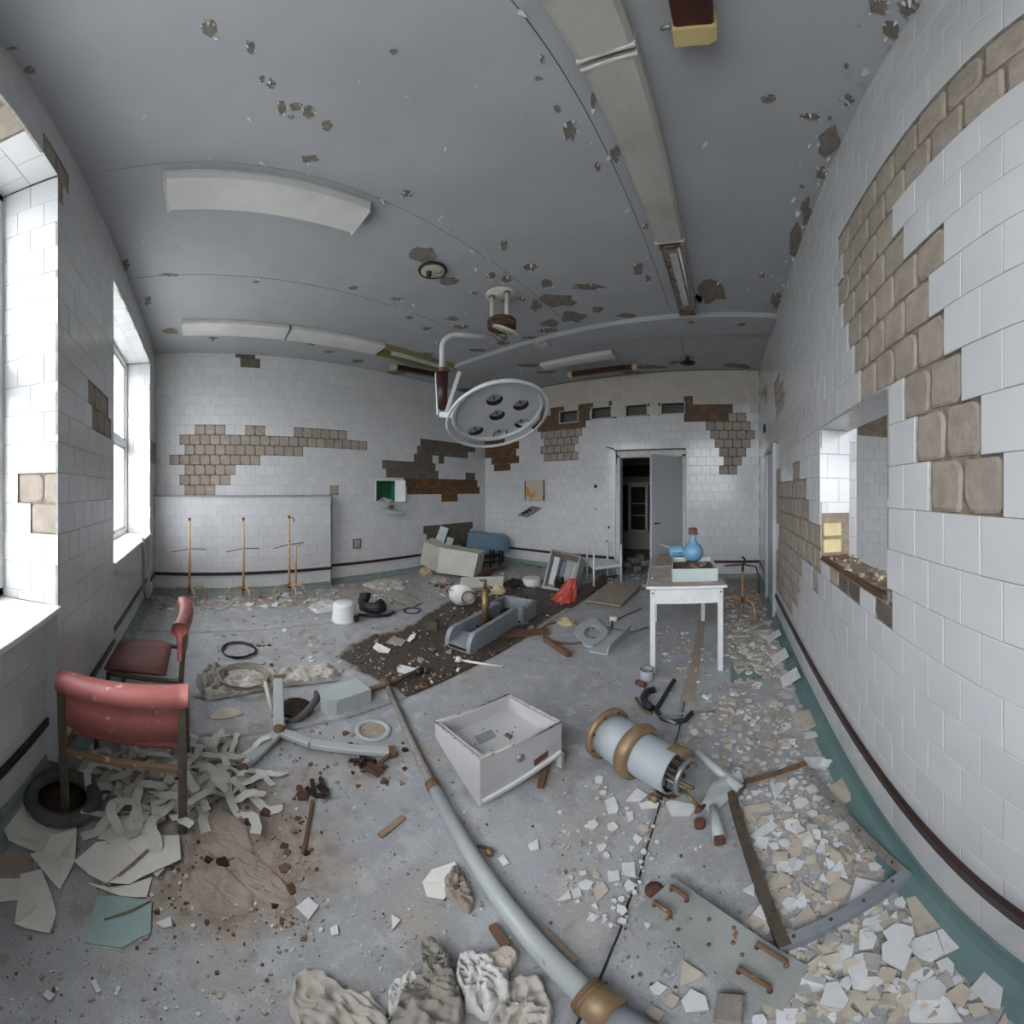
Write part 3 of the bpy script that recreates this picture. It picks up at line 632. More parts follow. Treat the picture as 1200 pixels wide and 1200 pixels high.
BRONZE = pm('rust_bronze_ring', (160, 136, 104), (134, 110, 82), 10, .5, .4, spots=((190, 168, 130), 16, .62))
DKMETAL = pm('dark_machine_metal', (62, 52, 46), (44, 38, 34), 14, .6, .4, spots=((128, 82, 52), 25, .6))
RUBBER = pm('black_rubber', (42, 42, 44), (30, 30, 32), 9, .6, spots=((84, 80, 76), 30, .66))
GREYRUB = pm('dusty_rubber', (96, 92, 88), (74, 71, 68), 9, .8)
CLOTHM = pm('soiled_cloth', (194, 188, 178), (172, 164, 154), 7, .95, bump=.3, spots=((150, 130, 108), 8, .64))
CLOTHW = pm('white_cloth', (206, 204, 200), (190, 186, 180), 7, .95, bump=.2)
CLOTHG = pm('grey_canvas', (158, 152, 142), (140, 134, 124), 7, .95, bump=.3)
GAUZE = pm('grey_gauze', (208, 206, 198), (194, 191, 182), 9, .95, bump=.2)
PAPER = pm('old_paper', (226, 224, 216), (212, 208, 198), 5, .9, spots=((166, 146, 122), 9, .66))
PAPERB = pm('brown_paper', (164, 150, 138), (148, 134, 122), 6, .95, bump=.3)
TURQ = pm('turquoise_book_cover', (158, 178, 174), (144, 166, 163), 8, .8, bump=.2, spots=((168, 160, 146), 7, .56))
WOODP = pm('weathered_wood', (150, 132, 112), (120, 102, 84), 6, .85, bump=.2, stretch=(8, 1, 1))
WOODR = pm('rotten_brown_wood', (112, 84, 66), (90, 68, 54), 8, .9, bump=.3)
CHIP = pm('dusty_chipboard', (160, 148, 134), (146, 132, 118), 9, .9, bump=.15)
YELLOWE = pm('yellowed_plastic', (198, 180, 128), (184, 164, 112), 5, .5)
UVTUBE = pm('brown_lamp_body', (66, 32, 26), (48, 24, 20), 6, .4)
DIFF = pm('dusty_diffuser', (182, 178, 172), (168, 164, 158), 3, .5, bump=.15, bscale=150, spots=((166, 160, 152), 4, .58))
DIFFW = pm('dusty_diffuser_white', (214, 214, 210), (202, 201, 196), 3, .5, bump=.1, bscale=150)
OLIVEB = pm('yellowed_lamp_tray', (150, 146, 96), (128, 124, 80), 4, .6, spots=((100, 90, 62), 9, .62))
GREENB = pm('green_box_inside', (36, 110, 74), (28, 90, 60), 5, .6)
BOOKRED = pm('red_bag_plastic', (192, 76, 56), (170, 62, 46), 7, .45, spots=((120, 50, 40), 12, .64))
SPONGE = pm('yellow_foam', (196, 184, 148), (172, 156, 118), 12, .95, bump=.8)
BRICK = pm('yellow_brick', (206, 192, 150), (190, 172, 128), 10, .9, bump=.3)
BARESH = pm('beige_tile_back', (202, 192, 177), (184, 172, 156), 12, .9, bump=.2, vary=.12)
WHSH = pm('white_shard_glaze', (224, 225, 225), (208, 209, 209), 20, .25, vary=.10)
GRSH = pm('grey_paint_flake', (180, 178, 172), (158, 154, 147), 14, .9, vary=.2)
TEALSH = pm('teal_linoleum', (118, 140, 134), (104, 126, 122), 9, .7)
SILVER = pm('dull_aluminium', (158, 160, 160), (140, 141, 141), 6, .4, .6)

def slab_pts(q, dvec):                        # hexahedron from a quad and a depth vector
    q = [Vector(p) for p in q]; dvec = Vector(dvec)
    return q + [p + dvec for p in q], [(0, 1, 2, 3), (7, 6, 5, 4), (0, 4, 5, 1), (1, 5, 6, 2), (2, 6, 7, 3), (3, 7, 4, 0)]
def P3(x, y, z): return Vector((x, y, z))

# ------------------------------------------------------------------ chairs
def chair(label, loc, rz):
    t = thing('chair', label, 'chair', loc, (0, 0, rz), 'red vinyl chairs by the window wall')
    hw, dp = .235, .21; s = .026
    for sx in (-1, 1):
        MB().bar((sx * hw, -dp, 0), (sx * hw * 1.0, -dp - .045, .70), s, s * 1.2, OLIVE, bev=.003).build('leg', t)
        MB().bar((sx * hw, dp, 0), (sx * hw, dp - .02, .40), s, s, OLIVE, bev=.003).build('leg', t)
        MB().bar((sx * hw, -dp - .02, .365), (sx * hw, dp - .01, .385), s, s, OLIVE, bev=.003).build('side_rail', t)
    MB().bar((-hw, -dp - .025, .37), (hw, -dp - .025, .37), s, s, OLIVE if loc[0] < -2 else RUSTB, bev=.003).build('cross_rail', t)
    MB().bar((-hw, dp - .02, .375), (hw, dp - .02, .375), s, s, OLIVE, bev=.003).build('cross_rail', t)
    # seat cushion: a sagging pad
    mb = MB(); nx, ny = 10, 9; top = []; z0 = .395
    for j in range(ny + 1):
        for i in range(nx + 1):
            x = -.225 + .45 * i / nx; y = -.15 + .375 * j / ny
            ex = min(i, nx - i) / 1.6; ey = min(j, ny - j) / 1.6; e = min(1, ex) * .5 + min(1, ey) * .5
            top.append((x * (1 if e > .3 else .985), y, z0 + .045 * (e if e < 1 else 1) - .008 * cos(x * 7) * e))
    bot = [(p[0], p[1], z0) for p in top]; k = len(top); W_ = nx + 1
    fs = [(j * W_ + i, j * W_ + i + 1, (j + 1) * W_ + i + 1, (j + 1) * W_ + i) for j in range(ny) for i in range(nx)]
    rim = list(range(W_)) + [j * W_ + nx for j in range(1, ny + 1)] + [ny * W_ + i for i in range(nx - 1, -1, -1)] + [j * W_ for j in range(ny - 1, 0, -1)]
    n = len(rim); f2 = [(rim[i], k + rim[i], k + rim[(i + 1) % n], rim[(i + 1) % n]) for i in range(n)] + [tuple(k + v for v in reversed(rim))]
    mb.add(top + bot, fs + f2, REDSEAT if loc[0] < -2 else REDV, True); mb.build('seat', t)
    # backrest: padded board with a fat roll along the top, bowed
    mb = MB(); prof = [(-.012, .50), (.014, .50), (.016, .60), (.020, .655), (.042, .675), (.046, .705), (.030, .735), (-.002, .742), (-.034, .735), (-.05, .705), (-.046, .672), (-.018, .655), (-.014, .60)]
    ns = 12; vs = []; m = len(prof)
    for i in range(ns + 1):
        u = i / ns * 2 - 1; bow = -.028 * (1 - u * u); x = u * (hw + .022)
        vs += [(x, -dp - .03 + p[0] * -1 + bow + .012, p[1] + .012) for p in prof]
    fs = [(i * m + j, i * m + (j + 1) % m, (i + 1) * m + (j + 1) % m, (i + 1) * m + j) for i in range(ns) for j in range(m)] + [tuple(range(m)), tuple(ns * m + j for j in reversed(range(m)))]
    mb.add(vs, fs, REDV, True); mb.build('backrest', t)
    return t
chair('red vinyl chair with rusty frame standing on paper and gauze', (-1.47, -.30, 0), rad(90))
chair('red vinyl chair with dark seat, back turned to the room', (-2.15, -.345, 0), rad(180))

# ------------------------------------------------------------------ rusty stands
def bent_leg(mb, c, a, reach, zh, mat, r=.012):
    d = Vector((cos(a), sin(a), 0)); c = Vector(c)
    mb.tube([c + Vector((0, 0, zh)), c + d * reach * .45 + Vector((0, 0, zh + .025)), c + d * reach * .8 + Vector((0, 0, zh + .01)), c + d * reach * .97 + Vector((0, 0, zh * .6)), c + d * reach + Vector((0, 0, .006))], r, mat, 8)
def stand(label, loc, h, zbar, angs, reach=.24, zh=.16, double=False, grp='ochre stands by the tiled panel'):
    t = thing('instrument_stand', label, 'stand', loc, (0, 0, 0), grp)
    for a in angs: m = MB(); bent_leg(m, (0, 0, 0), a, reach, zh, OCHRE); m.build('leg', t)
    MB().tube([(0, 0, zh * .4), (0, 0, h)], .016, OCHRE, 8, rs=[.02, .013]).tube([(0, 0, h - .02), (0, 0, h + .02)], .017, RUST, 8).build('pole', t)
    if double: MB().tube([(0, .10, zh), (0, .10, zbar), (0, .16, zbar + .01)], .013, OCHRE, 8).build('second_tube', t); MB().tube([(0, -.02, h), (0, .07, h - .02), (0, .07, h - .07)], .008, RUST, 6).build('hook', t)
    if zbar: MB().tube([(.03, -.24, zbar - .02), (0, 0, zbar + .02), (-.02, .22, zbar + .01 + (.03 if double else 0))], .007, OLIVE, 6).build('crossbar', t)
    MB().lathe([(.0, zh - .03), (.024, zh - .03), (.024, zh + .03), (.0, zh + .03)], RUST, 12).build('hub', t)
    return t
A3 = [rad(-100), rad(20), rad(100)]
stand('rusty ochre stand with thin crossbar, beside the window corner', (-4.60, -.145, 0), 1.13, .70, A3)
stand('rusty ochre stand with thin crossbar, between two other stands', (-4.60, .60, 0), 1.13, .70, [rad(-85), rad(15), rad(85)])
stand('rusty ochre stand with two upright tubes and a hook on top', (-4.58, 1.25, 0), 1.15, .735, [rad(-80), rad(60), rad(10)], double=True)
s4 = stand('short ochre stand on tile rubble with black hook on top', (.20, 4.02, 0), .57, 0, [rad(160), rad(-60), rad(30)], .27, .19, grp='')
MB().tube([(0, 0, .56), (0, 0, .62), (.03, 0, .66), (.02, .01, .70), (-.01, 0, .72)], .012, BLACKM, 8).build('hook', s4)
o = MB().tube([P3(-.02, 4.75, .45), P3(.25, 4.78, .46), P3(.43, 4.80, .42), P3(.47, 4.80, .25), P3(.47, 4.80, .02)], .014, RUSTB, 8).build('bent_tube')
tag(o, 'rusty bent tube leaning at the far corner behind the short stand', 'tube')

# ------------------------------------------------------------------ rings, hoses, cans on the floor
def ring(label, name, c, R, r, mat, tilt=(0, 0, 0), n2=1, cat='ring', squash=1.0):
    mb = MB(); rr = random.Random(label)
    for k in range(n2):
        pts = []
        for i in range(30):
            a = 2 * pi * i / 30; q = R * (1 + .05 * k + .03 * rr.uniform(-1, 1)); pts.append(Vector((q * cos(a), q * sin(a) * squash, r * (1 + 1.6 * k) + .006 * sin(a * 2 + k))))
        mb.tube(pts, r, mat, 6, closed=True)
    return tag(mb.build(name, loc=c), label, cat)
ring('thin dark wire ring lying on bare floor behind the chairs', 'wire_ring', fl(280, 763), .15, .007, BLACKM, n2=2)
ring('small black cable loop near the black rubber fittings', 'cable_loop', fl(483, 716), .10, .008, RUBBER)
ring('coiled pale cable lying on the soiled cloth', 'cable_coil', fl(285, 802) + P3(0, 0, .05), .16, .006, CHIP, n2=4)
t = thing('lid_ring', 'flat grey metal lid ring lying beside the long pipe', 'ring', fl(437, 856))
MB().lathe([(.075, .002), (.075, .010), (.105, .012), (.108, .004), (.105, .001), (.075, .001)], GREYP, 28).build('rim', t)
MB().lathe([(0, .001), (.074, .001), (.074, .003), (0, .003)], CHIP, 24, smooth=False).build('centre', t)
c = fl(403, 731) + P3(-.1, .05, 0)
t = thing('enamel_pot', 'white enamel pot turned upside down on the floor', 'pot', c)
MB().lathe([(.142, 0), (.148, .008), (.142, .02), (.128, .19), (.118, .215), (.09, .226), (0, .228)], WHITEE, 28).build('body', t)
MB().lathe([(.142, .0), (.15, .004), (.15, .016), (.142, .02)], WHITEE, 28).build('rim', t)
MB().box((.12, .085, .05), (.05, .05, .07), BLACKM, rz=.6).build('handle_lug', t)
t = thing('rubber_fitting', 'black rubber elbow fittings lying beside the white pot', 'fitting', fl(437, 716))
c = Vector(t.location)
def L(p): return p - c
MB().tube([L(fl(425, 708, .06)), L(fl(426, 703, .12)), L(fl(428, 699, .17)), L(fl(428, 695, .21))], .075, RUBBER, 14, caps=False, rs=[.06, .07, .07, .078]).build('elbow', t)
MB().tube([L(fl(424, 711, .06)), L(fl(432, 712, .08)), L(fl(440, 713, .09)), L(fl(448, 709, .11))], .07, RUBBER, 12, rs=[.05, .065, .075, .085]).build('body', t)
MB().tube([L(fl(420, 720, .02)), L(fl(440, 722, .025)), L(fl(455, 721, .02)), L(fl(462, 717, .02))], .016, RUBBER, 8).build('strap', t)
t = thing('rubber_basin', 'dark rubber ring basin holding tile bits by the window wall', 'basin', fl(73, 940))
MB().torus((0, 0, .035), .135, .032, GREYRUB, n=32, m=8).build('rim', t)
MB().lathe([(0, .008), (.13, .01), (.13, .02), (0, .018)], DKMETAL, 24).build('bottom', t)

# ------------------------------------------------------------------ long pipe with a crosshead
p0, p1, p2, p3 = fl(455, 806, .02), fl(507, 921, .024), fl(690, 1168, .034), fl(760, 1225, .036)
t = thing('long_pipe', 'long grey pipe with rusty joint lying across the floor', 'pipe', p1)
q = lambda p: p - p1
MB().tube([q(p0), q(p1)], .021, MOTTLE, 12).build('thin_section', t, label='rust-mottled thin section')
MB().tube([q(p1), q(p2)], .029, GREYP, 16).build('thick_section', t)
ax = (p2 - p1).normalized()
MB().tube([q(p1 - ax * .02), q(p1 + ax * .03)], .031, RUSTB, 14).build('joint_collar', t)
MB().tube([q(p2 - ax * .01), q(p2 + ax * .07)], .042, BRONZE, 18).tube([q(p2 - ax * .0), q(p2 + ax * .012)], .045, RUSTB, 18).build('end_collar', t)
MB().tube([q(p2 + ax * .07), q(p3)], .036, CASTG, 16).build('end_section', t)
a, b = fl(433, 808, .025), fl(488, 787, .03)
MB().tube([q(a), q(b)], .02, RUSTB, 10, rs=[.022, .018]).build('crossbar', t)
MB().lathe([(0, -.02), (.04, -.02), (.045, .0), (.04, .02), (0, .025)], RUSTB, 12, Matrix.Translation(q(fl(451, 800, .035)))).build('knob', t)
MB().tube([q(fl(487, 788, .03)), q(fl(495, 785, .03))], .026, RUBBER, 10).build('rubber_end', t)
o = MB().box((0, 0, .003), (.15, .06, .006), WHITEE).box((0, .027, .02), (.15, .006, .04), WHITEE).box((0, -.027, .02), (.15, .006, .04), WHITEE).box((-.072, 0, .02), (.006, .06, .04), WHITEE).build('metal_clip', loc=fl(477, 788)); o.rotation_euler.z = .5
tag(o, 'small white open metal clip on the dark dirt', 'clip')
o = MB().lathe([(.016, 0), (.035, .0), (.037, .006), (.035, .012), (.016, .012)], RUSTB, 16).build('washer', loc=fl(497, 804)); tag(o, 'rusty washer lying at the edge of the dirt strip', 'washer')

# ------------------------------------------------------------------ three-legged foot and grey cover
h = fl(327, 857, .05)
t = thing('tripod_foot', 'pale grey three-legged machine foot with rusty tips, tipped over', 'machine foot', P3(h.x, h.y, 0))
q = lambda p: p - P3(h.x, h.y, 0)
def flatleg(pts, w, hgt):
    m = MB()
    for a, b in zip(pts, pts[1:]): m.bar(q(a), q(b), w, hgt, GREYP, bev=.006)
    m.bar(q(pts[-1]) - (q(pts[-1]) - q(pts[-2])).normalized() * .03, q(pts[-1]) + (q(pts[-1]) - q(pts[-2])).normalized() * .008, w * 1.02, hgt * 1.04, RUSTB)
    return m.build('leg', t)
flatleg([h, fl(326, 793, .16)], .065, .03); flatleg([h, fl(281, 901, .015)], .06, .03); flatleg([h, fl(364, 871, .05), fl(462, 881, .02)], .055, .035)
MB().lathe([(0, -.03), (.035, -.03), (.035, .025), (.012, .035), (0, .036)], RUSTB, 12, Matrix.Translation(q(h))).build('hub', t)
MB().tube([q(fl(311, 800, .12)), q(fl(320, 838, .04))], .016, CREAM, 8).build('strut', t)
a, b, c3 = fl(376, 829), fl(394.6, 838), fl(435, 823.5)
ex = (c3 - b).normalized(); ey = P3(-ex.y, ex.x, 0)
t = thing('machine_cover', 'pale grey metal cover with rounded end on the floor', 'cover', b, M=frame(b, ex, ey, (0, 0, 1)))
L0 = (c3 - b).length; Wd = .19
poly = [(0, 0), (L0, 0), (L0, Wd), (.06, Wd), (.0, Wd * .9), (-.05, Wd * .7), (-.07, Wd * .45), (-.05, Wd * .18)]
MB().prism(poly, 0, .10, GREYP).build('shell', t); MB().prism([(x * .98 + .004, y * .97 + .003) for x, y in poly], .10, .108, GREYP).build('top_plate', t)

# ------------------------------------------------------------------ open white sink drawer
EDGER = pm('chipped_rusty_edge', (182, 176, 174), (150, 128, 112), 22, .6, spots=((116, 78, 56), 30, .55))
N_, L_, Fa, R_ = P3(-.935, 1.035, 0), P3(-1.27, 1.074, 0), P3(-1.16, 1.535, 0), P3(-.785, 1.466, 0)
t = thing('metal_sink', 'off-white metal sink tray standing askew with rusty edges', 'sink', N_)
q = lambda p, z: P3(p.x - N_.x, p.y - N_.y, z)
zt = .28; th = .012
zb = {0: .0, 1: .19, 2: .16, 3: .07}
cn = [N_, L_, Fa, R_]; ctr = (N_ + L_ + Fa + R_) / 4
inn = [p + (ctr - p).normalized() * .03 for p in cn]
for i in range(4):
    j = (i + 1) % 4; m = MB()
    m.add([q(cn[i], zb[i]), q(cn[j], zb[j]), q(cn[j], zt), q(cn[i], zt), q(inn[i], zb[i]), q(inn[j], zb[j]), q(inn[j], zt), q(inn[i], zt)],
          [(0, 1, 2, 3), (5, 4, 7, 6), (3, 2, 6, 7), (0, 4, 5, 1), (1, 5, 6, 2), (4, 0, 3, 7)], LILAC); m.build('side_panel', t)
m = MB()
for i in range(4): m.tube([q(cn[i], zt + .002), q(cn[(i + 1) % 4], zt + .002)], .005, EDGER, 6)
m.build('rim', t)
m = MB().add([q(p, .195) for p in inn] + [q(p, .185) for p in inn], [(0, 1, 2, 3), (7, 6, 5, 4)], LILAC)
fo = m.build('tray_floor', t)
def trayp(u, v, z): 
    p = inn[0] * (1 - u) * (1 - v) + inn[1] * u * (1 - v) + inn[3] * (1 - u) * v + inn[2] * u * v; return q(p, z)
MB().bar(trayp(.22, .02, .20), trayp(.22, .98, .20), .012, .012, LILAC).build('crease', fo)
m = MB().add([trayp(.5, .25, .197), trayp(.72, .30, .197), trayp(.72, .55, .197), trayp(.52, .50, .197)], [(0, 3, 2, 1)], CASTG); m.build('worn_spot', fo)
MB().box(trayp(.42, .6, .202), (.035, .02, .012), BRASS).build('latch', fo)
rr = random.Random(3)
m = MB()
for _ in range(12): m.lathe([(0, .003), (.004, .003), (.004, 0)], BLACKM, 6, Matrix.Translation(trayp(rr.random() * .7 + .1, rr.random() * .8 + .1, .195)))  # raised black discs, painted as the dark of screw holes
m.build('painted_screw_holes', fo, kind='stuff')
nrm = P3((R_ - N_).y, -(R_ - N_).x, 0).normalized()
fc = lambda u, z: q(N_ * (1 - u) + R_ * u, z) + nrm * .002
MB().lathe([(0, .008), (.012, .008), (.022, .003), (.022, 0)], SILVER, 14, axis_M(fc(.45, .19), nrm)).build('lock', t)
MB().add(*slab_pts([fc(.62, .10), fc(.80, .115), fc(.80, .15), fc(.62, .135)], nrm * .003), RUST).build('name_plate', t)
MB().bar(fc(.02, .035), fc(.98, .10), .02, .014, WHITEE).build('edge_strip', t)
MB().bar(q(N_ + (ctr - N_).normalized() * .02, 0), q(N_ + (ctr - N_).normalized() * .02, .1), .025, .025, LILAC).build('foot', t)
MB().bar(q(R_ + (ctr - R_) * .02, 0), q(R_ + (ctr - R_) * .02, .08), .03, .03, LILAC).build('foot', t)
o = MB().bar(fl(633, 922, .016), fl(641, 893, .02), .03, .025, WOODR).build('wood_stub'); tag(o, 'short rotten wooden stub beside the metal sink', 'wood')

# ------------------------------------------------------------------ steriliser-like cylinder machine lying on its side
ca, cb = P3(-.60, 1.637, .145), P3(-.235, 1.455, .145); ax = (cb - ca).normalized(); LEN = (cb - ca).length
MM = axis_M(ca, ax)
t = thing('cylinder_pump', 'pale blue-grey cylinder machine with bronze ring lying on its side', 'machine', M=MM)
MB().lathe([(.0, .0), (.118, .0), (.118, LEN * .45), (.0, LEN * .45)], GREYBLUE, 36).build('drum', t)
fl1 = MB().lathe([(.0, -.018), (.138, -.018), (.146, -.012), (.146, .008), (.138, .012), (.11, .012)], BRONZE, 36).build('end_flange', t)
for k in range(8): MB().lathe([(0, .02), (.008, .02), (.008, .008)], RUST, 8, Matrix.Translation((.13 * cos(k * pi / 4 + .3), .13 * sin(k * pi / 4 + .3), 0))).build('bolt', fl1)
MB().lathe([(.118, .165), (.132, .168), (.142, .185), (.146, .205), (.140, .225), (.128, .236), (.112, .238)], BRONZE, 40).build('bronze_ring', t)
MB().lathe([(.108, .22), (.108, LEN + .02)], GREYBLUE, 30, arc=rad(235), start=rad(20)).lathe([(.098, LEN + .02), (.098, .22)], DKMETAL, 30, arc=rad(235), start=rad(20)).lathe([(.108, LEN + .02), (.098, LEN + .02)], GREYBLUE, 30, arc=rad(235), start=rad(20)).build('housing', t)
MB().lathe([(.112, LEN - .03), (.118, LEN - .02), (.118, LEN + .05), (.108, LEN + .055), (.09, LEN + .05)], BRONZE, 14, arc=rad(75), start=rad(20)).build('end_band', t); MB().lathe([(.112, LEN - .03), (.118, LEN - .02), (.118, LEN + .05), (.108, LEN + .055)], BRONZE, 8, arc=rad(45), start=rad(215)).build('end_band', t)
MB().lathe([(0, .23), (.095, .23), (.095, .25), (0, .25)], DKMETAL, 20).build('inner_plate', t)
rr = random.Random(8)
for k in range(9):
    a = rr.random() * 6.28; q_ = rr.uniform(.02, .07); z0 = rr.uniform(.24, .28); MB().tube([(q_ * cos(a), q_ * sin(a), z0), (q_ * cos(a + .2), q_ * sin(a + .2), LEN + rr.uniform(.02, .12))], rr.uniform(.005, .013), rr.choice((RUSTB, DKMETAL, BRASS, SILVER)), 7).build('rod', t)
for k in range(6):
    a = rr.random() * 6.28; MB().box((.05 * cos(a), .05 * sin(a), rr.uniform(.27, LEN + .05)), (.03, .022, .05), rr.choice((DKMETAL, RUSTB, OLIVE)), rz=a).build('valve_block', t)
MB().torus((0, 0, LEN + .07), .075, .012, SILVER, n=24, arc=pi * 1.3, start=.4).build('clamp_ring', t)
inv = MM.inverted(); g = lambda px, py, z: inv @ fl(px, py, z)
m = MB().add(*slab_pts([g(822, 942, .05), g(835, 917, .14), g(866, 902, .10), g(872, 915, .05)], inv.to_3x3() @ P3(0, 0, -.02)), GREYP)
m.add(*slab_pts([g(822, 942, .05), g(872, 915, .05), g(868, 922, .03), g(836, 953, .02)], inv.to_3x3() @ P3(0, 0, -.015)), GREYP); m.build('base_plate', t)
for (a, b, cap) in (((817, 881, .16), (868, 925, .06), (868, 929, .05)), ((836, 945, .05), (843, 984, .035), (845, 990, .03)), ((798, 922, .09), (820, 947, .04), (824, 952, .035))):
    lg = MB().tube([g(*a), g(*b)], .02 if cap[0] != 824 else .008, GREYP if cap[0] != 824 else BRASS, 12, rs=[.018, .024] if cap[0] != 824 else None).build('leg', t)
    dv = (g(*b) - g(*a)).normalized(); MB().bar(g(*b) - dv * .005, g(*b) + dv * .012, .055, .04, RUST, bev=.006).build('foot_pad', lg)
o = MB().lathe([(0, .0), (.022, .0), (.022, .03), (.016, .034), (0, .034)], RUST, 14).build('rusty_cap', loc=fl(820, 968)); tag(o, 'small round rusty cap beside the cylinder machine legs', 'cap')  # round rusty cap
o = MB().lathe([(0, 0), (.03, 0), (.03, .008), (.012, .012), (0, .012)], RUST, 18).build('rusty_disc', loc=fl(767, 1044)); tag(o, 'flat round rusty disc next to the bent steel plate', 'disc')
o = MB().tube([fl(762, 933, .018), fl(771, 938, .018)], .018, BRASS, 10).build('brass_plug'); tag(o, 'short brass plug lying under the cylinder machine', 'plug')

# ------------------------------------------------------------------ angle iron frame, bent plate
A_, B_, C_, D_ = fl(943, 899), fl(1068, 1031), fl(914, 1120), fl(850, 926)
t = thing('angle_iron_frame', 'rusty angle iron frame lying over broken tiles by the wall', 'frame', C_)
q = lambda p, z=0.0: P3(p.x - C_.x, p.y - C_.y, z)
cc = (A_ + B_ + C_ + D_) / 4
for (a, b, mt) in ((A_, B_, MOTTLE), (B_, C_, CASTG), (C_, D_, OLIVE), (D_, A_, RUSTB)):
    iv = ((cc - (a + b) / 2)); dv = (b - a).normalized(); iv = (iv - dv * iv.dot(dv)).normalized()
    zk = .0016 * len(t.children); s = MB().bar(q(a, .020 + zk), q(b, .020 + zk), .004, .034, mt).bar(q(a + iv * .015, .037 + zk), q(b + iv * .015, .037 + zk), .032, .0014, mt).build('side', t)
    for u in (.15, .4, .65, .9): MB().lathe([(0, .003), (.005, .003), (.005, 0)], RUST, 8, Matrix.Translation(q(a * (1 - u) + b * u + iv * .016, .038 + zk))).build('rivet', s)
a, b, c4, d4 = fl(745, 1075), fl(790, 1035), fl(948, 1135), fl(917, 1188)
t = thing('bent_steel_plate', 'bent grey steel plate with rusty brackets on the floor', 'plate', a)
m = MB(); n = 14; vs = []
for i in range(n + 1):
    u = i / n; z = .012 + .03 * sin(pi * u) ** 1.0 + .02 * (1 - u)
    for p in (a * (1 - u) + d4 * u, b * (1 - u) + c4 * u): vs.append((p.x - a.x, p.y - a.y, z))
k = len(vs); vs += [(x, y, z - .005) for x, y, z in vs]
fs = [(2 * i, 2 * i + 2, 2 * i + 3, 2 * i + 1) for i in range(n)] + [(k + 2 * i, k + 2 * i + 1, k + 2 * i + 3, k + 2 * i + 2) for i in range(n)] + [(2 * i, k + 2 * i, k + 2 * i + 2, 2 * i + 2) for i in range(n)] + [(2 * i + 1, 2 * i + 3, k + 2 * i + 3, k + 2 * i + 1) for i in range(n)] + [(0, 1, k + 1, k), (2 * n, k + 2 * n, k + 2 * n + 1, 2 * n + 1)]
m.add(vs, fs, pm('plate_paint', (168, 172, 168), (150, 152, 146), 6, .5, .2, spots=[((140, 98, 62), 14, .62), ((120, 100, 82), 30, .66)])); m.build('sheet', t)
def pl(u, v, z): p = (a * (1 - v) + b * v) * (1 - u) + (d4 * (1 - v) + c4 * v) * u; return P3(p.x - a.x, p.y - a.y, .012 + .03 * sin(pi * u) + .02 * (1 - u) + z)
for (u0, u1, v) in ((.72, .9, .2), (.72, .9, .78), (.06, .2, .3), (.06, .2, .75)):
    MB().tube([pl(u0, v, 0), pl(u0, v, .022), pl(u1, v, .022), pl(u1, v, 0)], .007, RUSTB, 6).build('bracket', t)
for u, v in ((.3, .2), (.4, .7), (.5, .3), (.6, .6), (.55, .85), (.68, .5)): MB().lathe([(0, .004), (.005, .004), (.006, 0)], RUSTB, 8, Matrix.Translation(pl(u, v, 0))).build('rivet', t)
o = MB().bar(fl(838, 1180, .02), fl(872, 1183, .02), .07, .012, MOTTLE, bev=.006).build('rusty_bar_end'); tag(o, 'rusty flat bar poking out below the bent plate', 'bar')

# ------------------------------------------------------------------ small white table and what stands on it
f0, f1, f2, f3 = fl(765, 788), fl(844, 785), fl(773, 728), fl(831, 728)
ex = (f1 - f0); TWd = ex.length; ex.normalize(); ey = P3(-ex.y, ex.x, 0); TDp = ((f2 - f0).dot(ey) + (f3 - f1).dot(ey)) / 2
TM = frame(f0, ex, ey, (0, 0, 1)); TZ = .757
t = thing('side_table', 'small white wooden table with straight legs and dusty top', 'table', M=TM)
for x in (0, TWd):
    for y in (0, TDp): MB().box((x, y, TZ / 2 - .012), (.042, .042, TZ - .026), WHITEP, bev=.003).build('leg', t)
for y in (-.012, TDp + .012): MB().box((TWd / 2, y, TZ - .088), (TWd - .04, .02, .125), WHITEP, bev=.002).build('apron', t)
for x in (-.012, TWd + .012): MB().box((x, TDp / 2, TZ - .088), (.02, TDp - .04, .125), WHITEP, bev=.002).build('apron', t)
MB().box((TWd / 2, TDp / 2, TZ - .010), (TWd + .10, TDp + .10, .022), WHITEP, bev=.004).build('top_edge', t)
MB().box((TWd / 2, TDp / 2, TZ + .0015), (TWd + .09, TDp + .09, .003), pm('dusty_table_top', (176, 170, 160), (156, 148, 138), 8, .8, spots=((130, 118, 104), 18, .64))).build('top_surface', t)
for x in (.0, TWd): MB().lathe([(0, .004), (.007, .004), (.007, 0)], BLACKM, 8, axis_M((x, -.022, TZ - .06), (0, -1, 0))).build('bolt', t)
def ontab(px, py, z=TZ + .003): return fl(px, py, z)
a, b = ontab(787, 682), ontab(842, 681); c = (a + b) / 2; e1 = (b - a).normalized(); e2 = P3(-e1.y, e1.x, 0); w = (b - a).length; dp = .50
t = thing('enamel_tray', 'pale green-grey deep tray full of brown grime on the table', 'tray', M=frame(a, e1, e2, (0, 0, 1)))
TRG = pm('pale_green_enamel', (190, 200, 196), (176, 186, 182), 4, .4, spots=((140, 130, 112), 20, .68))
for (cx, cy, sx, sy) in ((w / 2, .006, w, .012), (w / 2, dp - .006, w, .012), (.006, dp / 2, .012, dp), (w - .006, dp / 2, .012, dp)): MB().box((cx, cy, .055), (sx, sy, .11), TRG, bev=.003).build('side_panel', t)
MB().box((w / 2, dp / 2, .008), (w - .02, dp - .02, .012), TRG).build('bottom', t)
MB().box((w / 2, dp / 2, .04), (w - .03, dp - .03, .05), WOODR).build('grime', t)
rr = random.Random(4)
